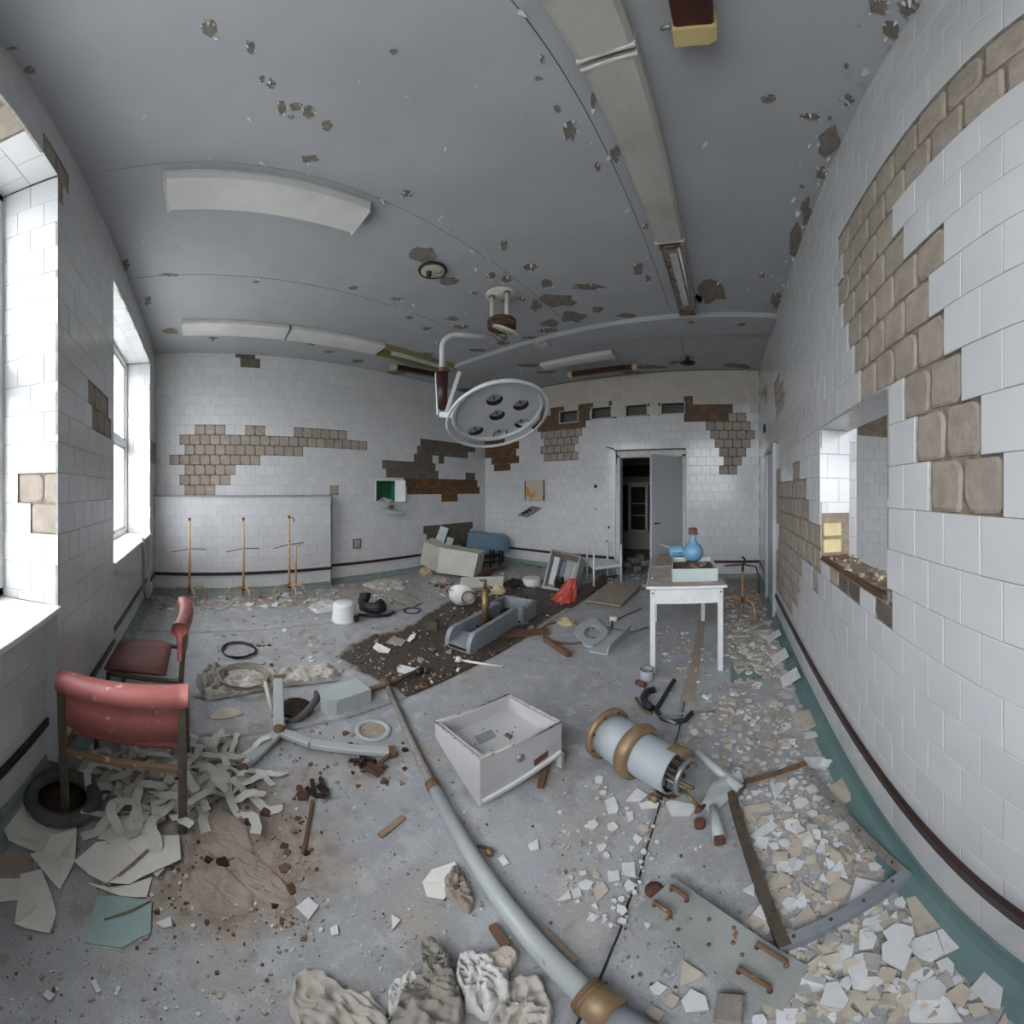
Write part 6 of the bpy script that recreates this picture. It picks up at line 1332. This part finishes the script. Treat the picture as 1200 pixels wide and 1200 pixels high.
for s_, o_, lst in ((3, (800, 800), [('b', [(785,765),(885,735),(940,855),(825,890)]), ('w', [(785,935),(815,905),(890,880),(920,960),(870,990),(830,975)]), ('w', [(893,878),(955,858),(990,930),(922,963)]), ('w', [(600,965),(640,953),(690,960),(718,1000),(705,1060),(660,1092),(600,1085),(580,1020)]),
        ('w', [(515,995),(565,910),(605,925),(590,1000),(540,1017)]), ('w', [(775,1050),(850,1005),(893,1015),(815,1110)]), ('w', [(795,1170),(815,1115),(920,1090),(985,1200),(800,1200)]), ('w', [(985,1110),(1070,1010),(1130,1060),(1115,1155),(1040,1140)]), ('w', [(630,870),(635,840),(700,815),(750,855),(740,870),(650,885)]),
        ('w', [(580,790),(610,690),(735,715),(735,745),(690,775),(620,810)]), ('b', [(290,765),(375,725),(420,780),(330,795)]), ('b', [(285,735),(340,670),(390,700),(380,715),(300,740)]), ('b', [(505,740),(545,690),(595,720),(570,765),(510,775)]), ('w', [(235,545),(310,485),(335,510),(265,560)]), ('w', [(305,355),(370,355),(325,420)]),
        ('w', [(425,265),(500,265),(505,305),(430,305)]), ('b', [(510,375),(560,340),(590,390),(590,420),(545,440)]), ('b', [(390,840),(440,785),(490,850),(450,880),(380,865)]), ('b', [(580,1085),(630,1090),(645,1110),(645,1180),(590,1120)]), ('b', [(715,1200),(760,1130),(785,1160),(750,1200)]), ('b', [(0,980),(75,1030),(30,1060),(-10,1075)]),
        ('w', [(485,1130),(520,1110),(570,1155),(520,1165)]), ('b', [(385,110),(465,95),(490,150),(400,175)]), ('w', [(750,840),(800,835),(805,890),(760,920)]), ('b', [(430,1000),(500,950),(520,980),(450,1045)]), ('b', [(205,860),(250,815),(295,850),(285,885)]), ('b', [(210,440),(300,425),(310,445),(220,480)]), ('w', [(430,375),(465,355),(478,385),(445,395)]), ('w', [(620,880),(655,870),(685,905),(670,945),(620,950)])]),
        (6, (680, 820), [('w', [(320,720),(400,630),(475,680),(420,725)]), ('w', [(170,720),(240,690),(270,770),(255,805),(195,815),(185,765)]), ('w', [(600,735),(640,715),(805,745),(805,790),(770,825),(640,825)]), ('w', [(100,560),(125,540),(165,550),(150,600),(105,600)]), ('w', [(190,885),(235,865),(270,905),(235,935),(195,925)]), ('w', [(50,870),(100,850),(130,890),(90,925),(60,915)]), ('w', [(320,800),(370,795),(375,850),(340,880)]), ('w', [(410,740),(470,720),(555,735),(540,770),(430,775)]), ('w', [(370,990),(385,950),(440,985),(405,1030)])]),
        (3, (400, 800), [('w', [(655,575),(690,555),(695,590),(665,598)]), ('w', [(550,625),(570,610),(590,640),(570,650)]), ('w', [(175,820),(208,840),(180,875)]), ('w', [(985,640),(1030,635),(1035,690),(990,680)]), ('w', [(935,670),(975,665),(980,700),(940,708)]), ('w', [(830,710),(860,697),(888,705),(870,735),(835,730)]), ('w', [(755,775),(800,735),(808,765)]), ('w', [(808,735),(840,725),(845,755),(815,765)]), ('b', [(885,730),(920,705),(940,735),(900,775)]), ('w', [(868,825),(885,815),(900,835),(880,850)])]),
        (3, (0, 800), [('w', [(1040,795),(1085,760),(1120,790),(1085,840)]), ('w', [(815,775),(870,762),(845,810)]), ('w', [(545,850),(600,828),(605,860),(575,868)]), ('w', [(150,1105),(165,1085),(195,1105),(175,1125)]), ('w', [(318,1055),(335,1048),(355,1090),(340,1098)]), ('w', [(1160,870),(1185,855),(1190,890),(1165,895)])])):
    for kind, pts in lst: EXPL.append((kind, [(o_[0] + x / s_, o_[1] + y / s_) for x, y in pts]))
LABW, LABB = 'white glazed tile shard lying ', 'beige unglazed tile shard lying '
NSH = 0
def add_shard(poly_xy, c, kind, zn, z, M=None, me=None, size=.05, nv=4):
    global NSH
    NSH += 1
    if me is None: me = shard_mesh(poly_xy, .007, *(WH if kind == 'w' else BE)).mesh('tile_shard')
    o = put('tile_shard', me, M=M if M is not None else Matrix.Translation((c.x, c.y, z)))
    lb = ('tiny' if size < .018 else 'small' if size < .03 else 'medium' if size < .045 else 'large' if size < .07 else 'very large') + ' ' + {3: 'three-cornered', 4: 'four-cornered', 5: 'five-cornered', 6: 'six-cornered'}.get(nv, 'rounded') + (' white glazed' if kind == 'w' else ' beige unglazed') + ' tile shard '
    tag(o, lb + zn, 'tile shard', lb.replace('shard ', 'shards ') + zn); return o
for kind, pts in EXPL:
    P = [fl(*p) for p in pts]; c = sum(P, Vector()) / len(P); poly = ccw([(p.x - c.x, p.y - c.y) for p in P]); r_ = max(math.hypot(*p) for p in poly)
    n_ov = sum(1 for (x, y, q_) in TAKEN if math.hypot(x - c.x, y - c.y) < .6 * (q_ + r_)); TAKEN.append((c.x, c.y, r_))
    add_shard(poly, c, kind, zone_of(*to_px(c)), .003 + .0075 * min(n_ov, 3), None, None, r_, len(poly))
rs_ = random.Random(77)
VAR = {}
for kind in 'wb':
    VAR[kind] = []
    for i in range(14):
        n = rs_.choice((3, 4, 4, 5, 5, 6)); a0 = rs_.random() * 6; pts = []
        for j in range(n): a = a0 + 2 * pi * (j + rs_.uniform(-.28, .28)) / n; q_ = rs_.uniform(.6, 1.0); pts.append((q_ * cos(a), q_ * sin(a)))
        VAR[kind].append(pts)
VME = {k: [shard_mesh(ccw(p), .12, *(WH if k == 'w' else BE)).mesh('tile_shard') for p in VAR[k]] for k in VAR}
FRM = [(852, 928), (940, 903), (1062, 1030), (916, 1112)]
ZONES = [(FRM, 62, .018, .05, .5), ([(920, 1125), (1075, 1040), (1115, 1055), (1200, 1150), (1200, 1200), (960, 1200)], 22, .02, .06, .6), ([(760, 1150), (830, 1180), (900, 1200), (760, 1200)], 6, .02, .05, .5),
         ([(800, 855), (870, 800), (930, 800), (985, 915), (945, 893), (870, 918), (830, 880)], 62, .02, .055, .55), ([(690, 905), (770, 940), (770, 1000), (740, 1090), (695, 1085), (655, 1050), (700, 960)], 34, .010, .03, .7),
         ([(852, 700), (893, 690), (925, 770), (935, 800), (862, 800), (850, 745)], 64, .03, .085, .35), ([(775, 740), (838, 740), (838, 800), (790, 795)], 20, .025, .06, .45), ([(945, 890), (985, 905), (1090, 1035), (1070, 1032)], 12, .015, .04, .5)]
for poly, n, s0, s1, wf in ZONES:
    xs = [p[0] for p in poly]; ys = [p[1] for p in poly]; k = 0; tries = 0
    while k < n and tries < n * 40 and NSH < 298:
        tries += 1; px, py = rs_.uniform(min(xs), max(xs)), rs_.uniform(min(ys), max(ys))
        if not inside((px, py), poly): continue
        p = fl(px, py); s = s0 + (s1 - s0) * rs_.random() ** 1.8
        if p.x > DR - .07 - s * .5: continue
        near = [1 for (x, y, q_) in TAKEN if math.hypot(x - p.x, y - p.y) < .72 * (q_ + s)]
        if near and tries < n * 25: continue
        k += 1; TAKEN.append((p.x, p.y, s)); kind = 'w' if rs_.random() < wf else 'b'; z = .003 + .007 * min(len(near), 3)
        M = Matrix.Translation((p.x, p.y, z)) @ Matrix.Rotation(rs_.gauss(0, .05), 4, 'X') @ Matrix.Rotation(rs_.random() * 6.28, 4, 'Z') @ Matrix.Diagonal((s, s * rs_.uniform(.7, 1), .055, 1))
        me = rs_.choice(VME[kind]); add_shard(None, p, kind, zone_of(px, py), z, M, me, s, len(me.vertices) // 2)
# smaller fragments nobody could count: paint flakes, plaster crumbs, tile chips
def scatter(name, label, cat, spec, mats, seed, flatness=.25):
    r_ = random.Random(seed); m = MB()
    for (poly, n, s0, s1) in spec:
        xs = [p[0] for p in poly]; ys = [p[1] for p in poly]; k = 0; tr = 0
        while k < n and tr < n * 30:
            tr += 1; px, py = r_.uniform(min(xs), max(xs)), r_.uniform(min(ys), max(ys))
            if not inside((px, py), poly): continue
            if noise.noise(Vector((px * .03, py * .05, seed))) < r_.uniform(-.5, .15): continue
            p = fl(px, py)
            if not (-DB + (.26 if p.y < 2.1 else .10) < p.x < DR - .09 and -DW + .08 < p.y < DD + 2.5): continue
            k += 1; s = s0 + (s1 - s0) * r_.random() ** 2.5; n_ = r_.choice((3, 4, 4, 5)); a0 = r_.random() * 6.28; h = s * flatness * r_.uniform(.5, 1.5) + .001; tx, ty = r_.gauss(0, .18), r_.gauss(0, .18)
            pts = [(s * r_.uniform(.5, 1) * cos(a0 + 2 * pi * j / n_), s * r_.uniform(.5, 1) * sin(a0 + 2 * pi * j / n_)) for j in range(n_)]
            vs = [(p.x + x, p.y + y, max(.001, .002 + h + x * tx + y * ty)) for x, y in pts] + [(p.x + x * 1.05, p.y + y * 1.05, .0005) for x, y in pts]
            m.add(vs, [tuple(range(n_))] + [(i, n_ + i, n_ + (i + 1) % n_, (i + 1) % n_) for i in range(n_)], r_.choice(mats))
    o = m.build(name); o['kind'] = 'stuff'; o['label'] = label; o['category'] = cat; return o
ALLF = [(150, 700), (400, 680), (560, 690), (720, 670), (900, 690), (1000, 900), (1180, 1190), (0, 1200), (0, 1050), (120, 900), (200, 760)]
RZ = [(850, 690), (900, 690), (985, 900), (1065, 1025), (1190, 1190), (900, 1195), (860, 920), (790, 870), (850, 790)]
scatter('tile_chips', 'tiny chips of broken tile strewn over the floor by the hatch wall', 'chips', [(RZ, 1500, .004, .022), (RZ, 420, .012, .05), ([(850, 695), (895, 692), (935, 790), (860, 790)], 220, .015, .06), ([(650, 900), (780, 930), (760, 1110), (640, 1060)], 200, .003, .014), ([(770, 735), (845, 735), (845, 800), (780, 800)], 120, .006, .03)], (WHSH, BARESH, BARESH, GRSH), 5)
scatter('paint_flakes_floor', 'fallen grey paint flakes strewn along the back wall', 'flakes', [([(180, 690), (300, 686), (395, 680), (400, 700), (330, 712), (230, 720), (180, 725)], 260, .02, .09), ([(400, 685), (560, 670), (640, 668), (700, 680), (560, 700), (420, 712)], 220, .015, .07), ([(855, 690), (900, 690), (930, 780), (860, 780)], 220, .02, .08), ([(720, 655), (760, 655), (765, 700), (700, 700)], 80, .02, .07), ([(235, 720), (400, 712), (400, 780), (240, 795)], 110, .008, .05)], (GRSH, GRSH, WHSH, BARESH), 6, .12)
scatter('floor_crumbs', 'plaster and paint crumbs scattered over the whole floor', 'crumbs', [(ALLF, 2600, .0015, .009), ([(410, 745), (600, 690), (720, 665), (600, 757), (480, 815), (420, 785)], 380, .004, .022), ([(180, 930), (380, 900), (380, 1100), (120, 1120)], 420, .002, .012)], (GRSH, GRSH, CHIP, BARESH, WHSH, WOODR), 7, .5)
scatter('rust_scraps', 'rusty and wooden scraps scattered in the dark dirt strip', 'scraps', [([(420, 750), (600, 690), (720, 668), (600, 757), (480, 812)], 150, .01, .05), ([(480, 670), (640, 660), (660, 690), (500, 690)], 120, .015, .06), ([(220, 960), (360, 930), (370, 1060), (180, 1080)], 90, .006, .035), ([(250, 730), (400, 720), (400, 790), (260, 790)], 60, .006, .03), ([(340, 850), (480, 850), (470, 940), (340, 930)], 50, .005, .025)], (RUST, WOODR, WOODP, CHIP, DKMETAL), 8, .3)
for (px, py, a_, ln, lb) in ((905, 775, 2.5, .16, 'leaning tile slab propped against the skirting by the rail'), (899, 750, 2.3, .13, 'narrow tile slab propped against the skirting near the short stand'), (917, 800, 2.4, .15, 'wide tile slab resting on the teal skirting')):
    p = fl(px, py); q0 = P3(min(p.x, DR - .16), p.y, .004)
    MMs = frame(q0, (0, 1, 0), P3(-.85, 0, -.5).normalized(), P3(-.5, 0, .85)) ; o = MB().box((0, -.075, 0), (ln, .15, .008), WHSH).build('tile_slab'); o.matrix_world = MMs; tag(o, lb, 'tile')
sheet('linoleum_scrap', 'green-grey square linoleum scrap between table and hatch wall', [(855, 777), (894, 778), (894, 796), (857, 800)], .004, TEALSH, 'linoleum', seed=21, th=.003)
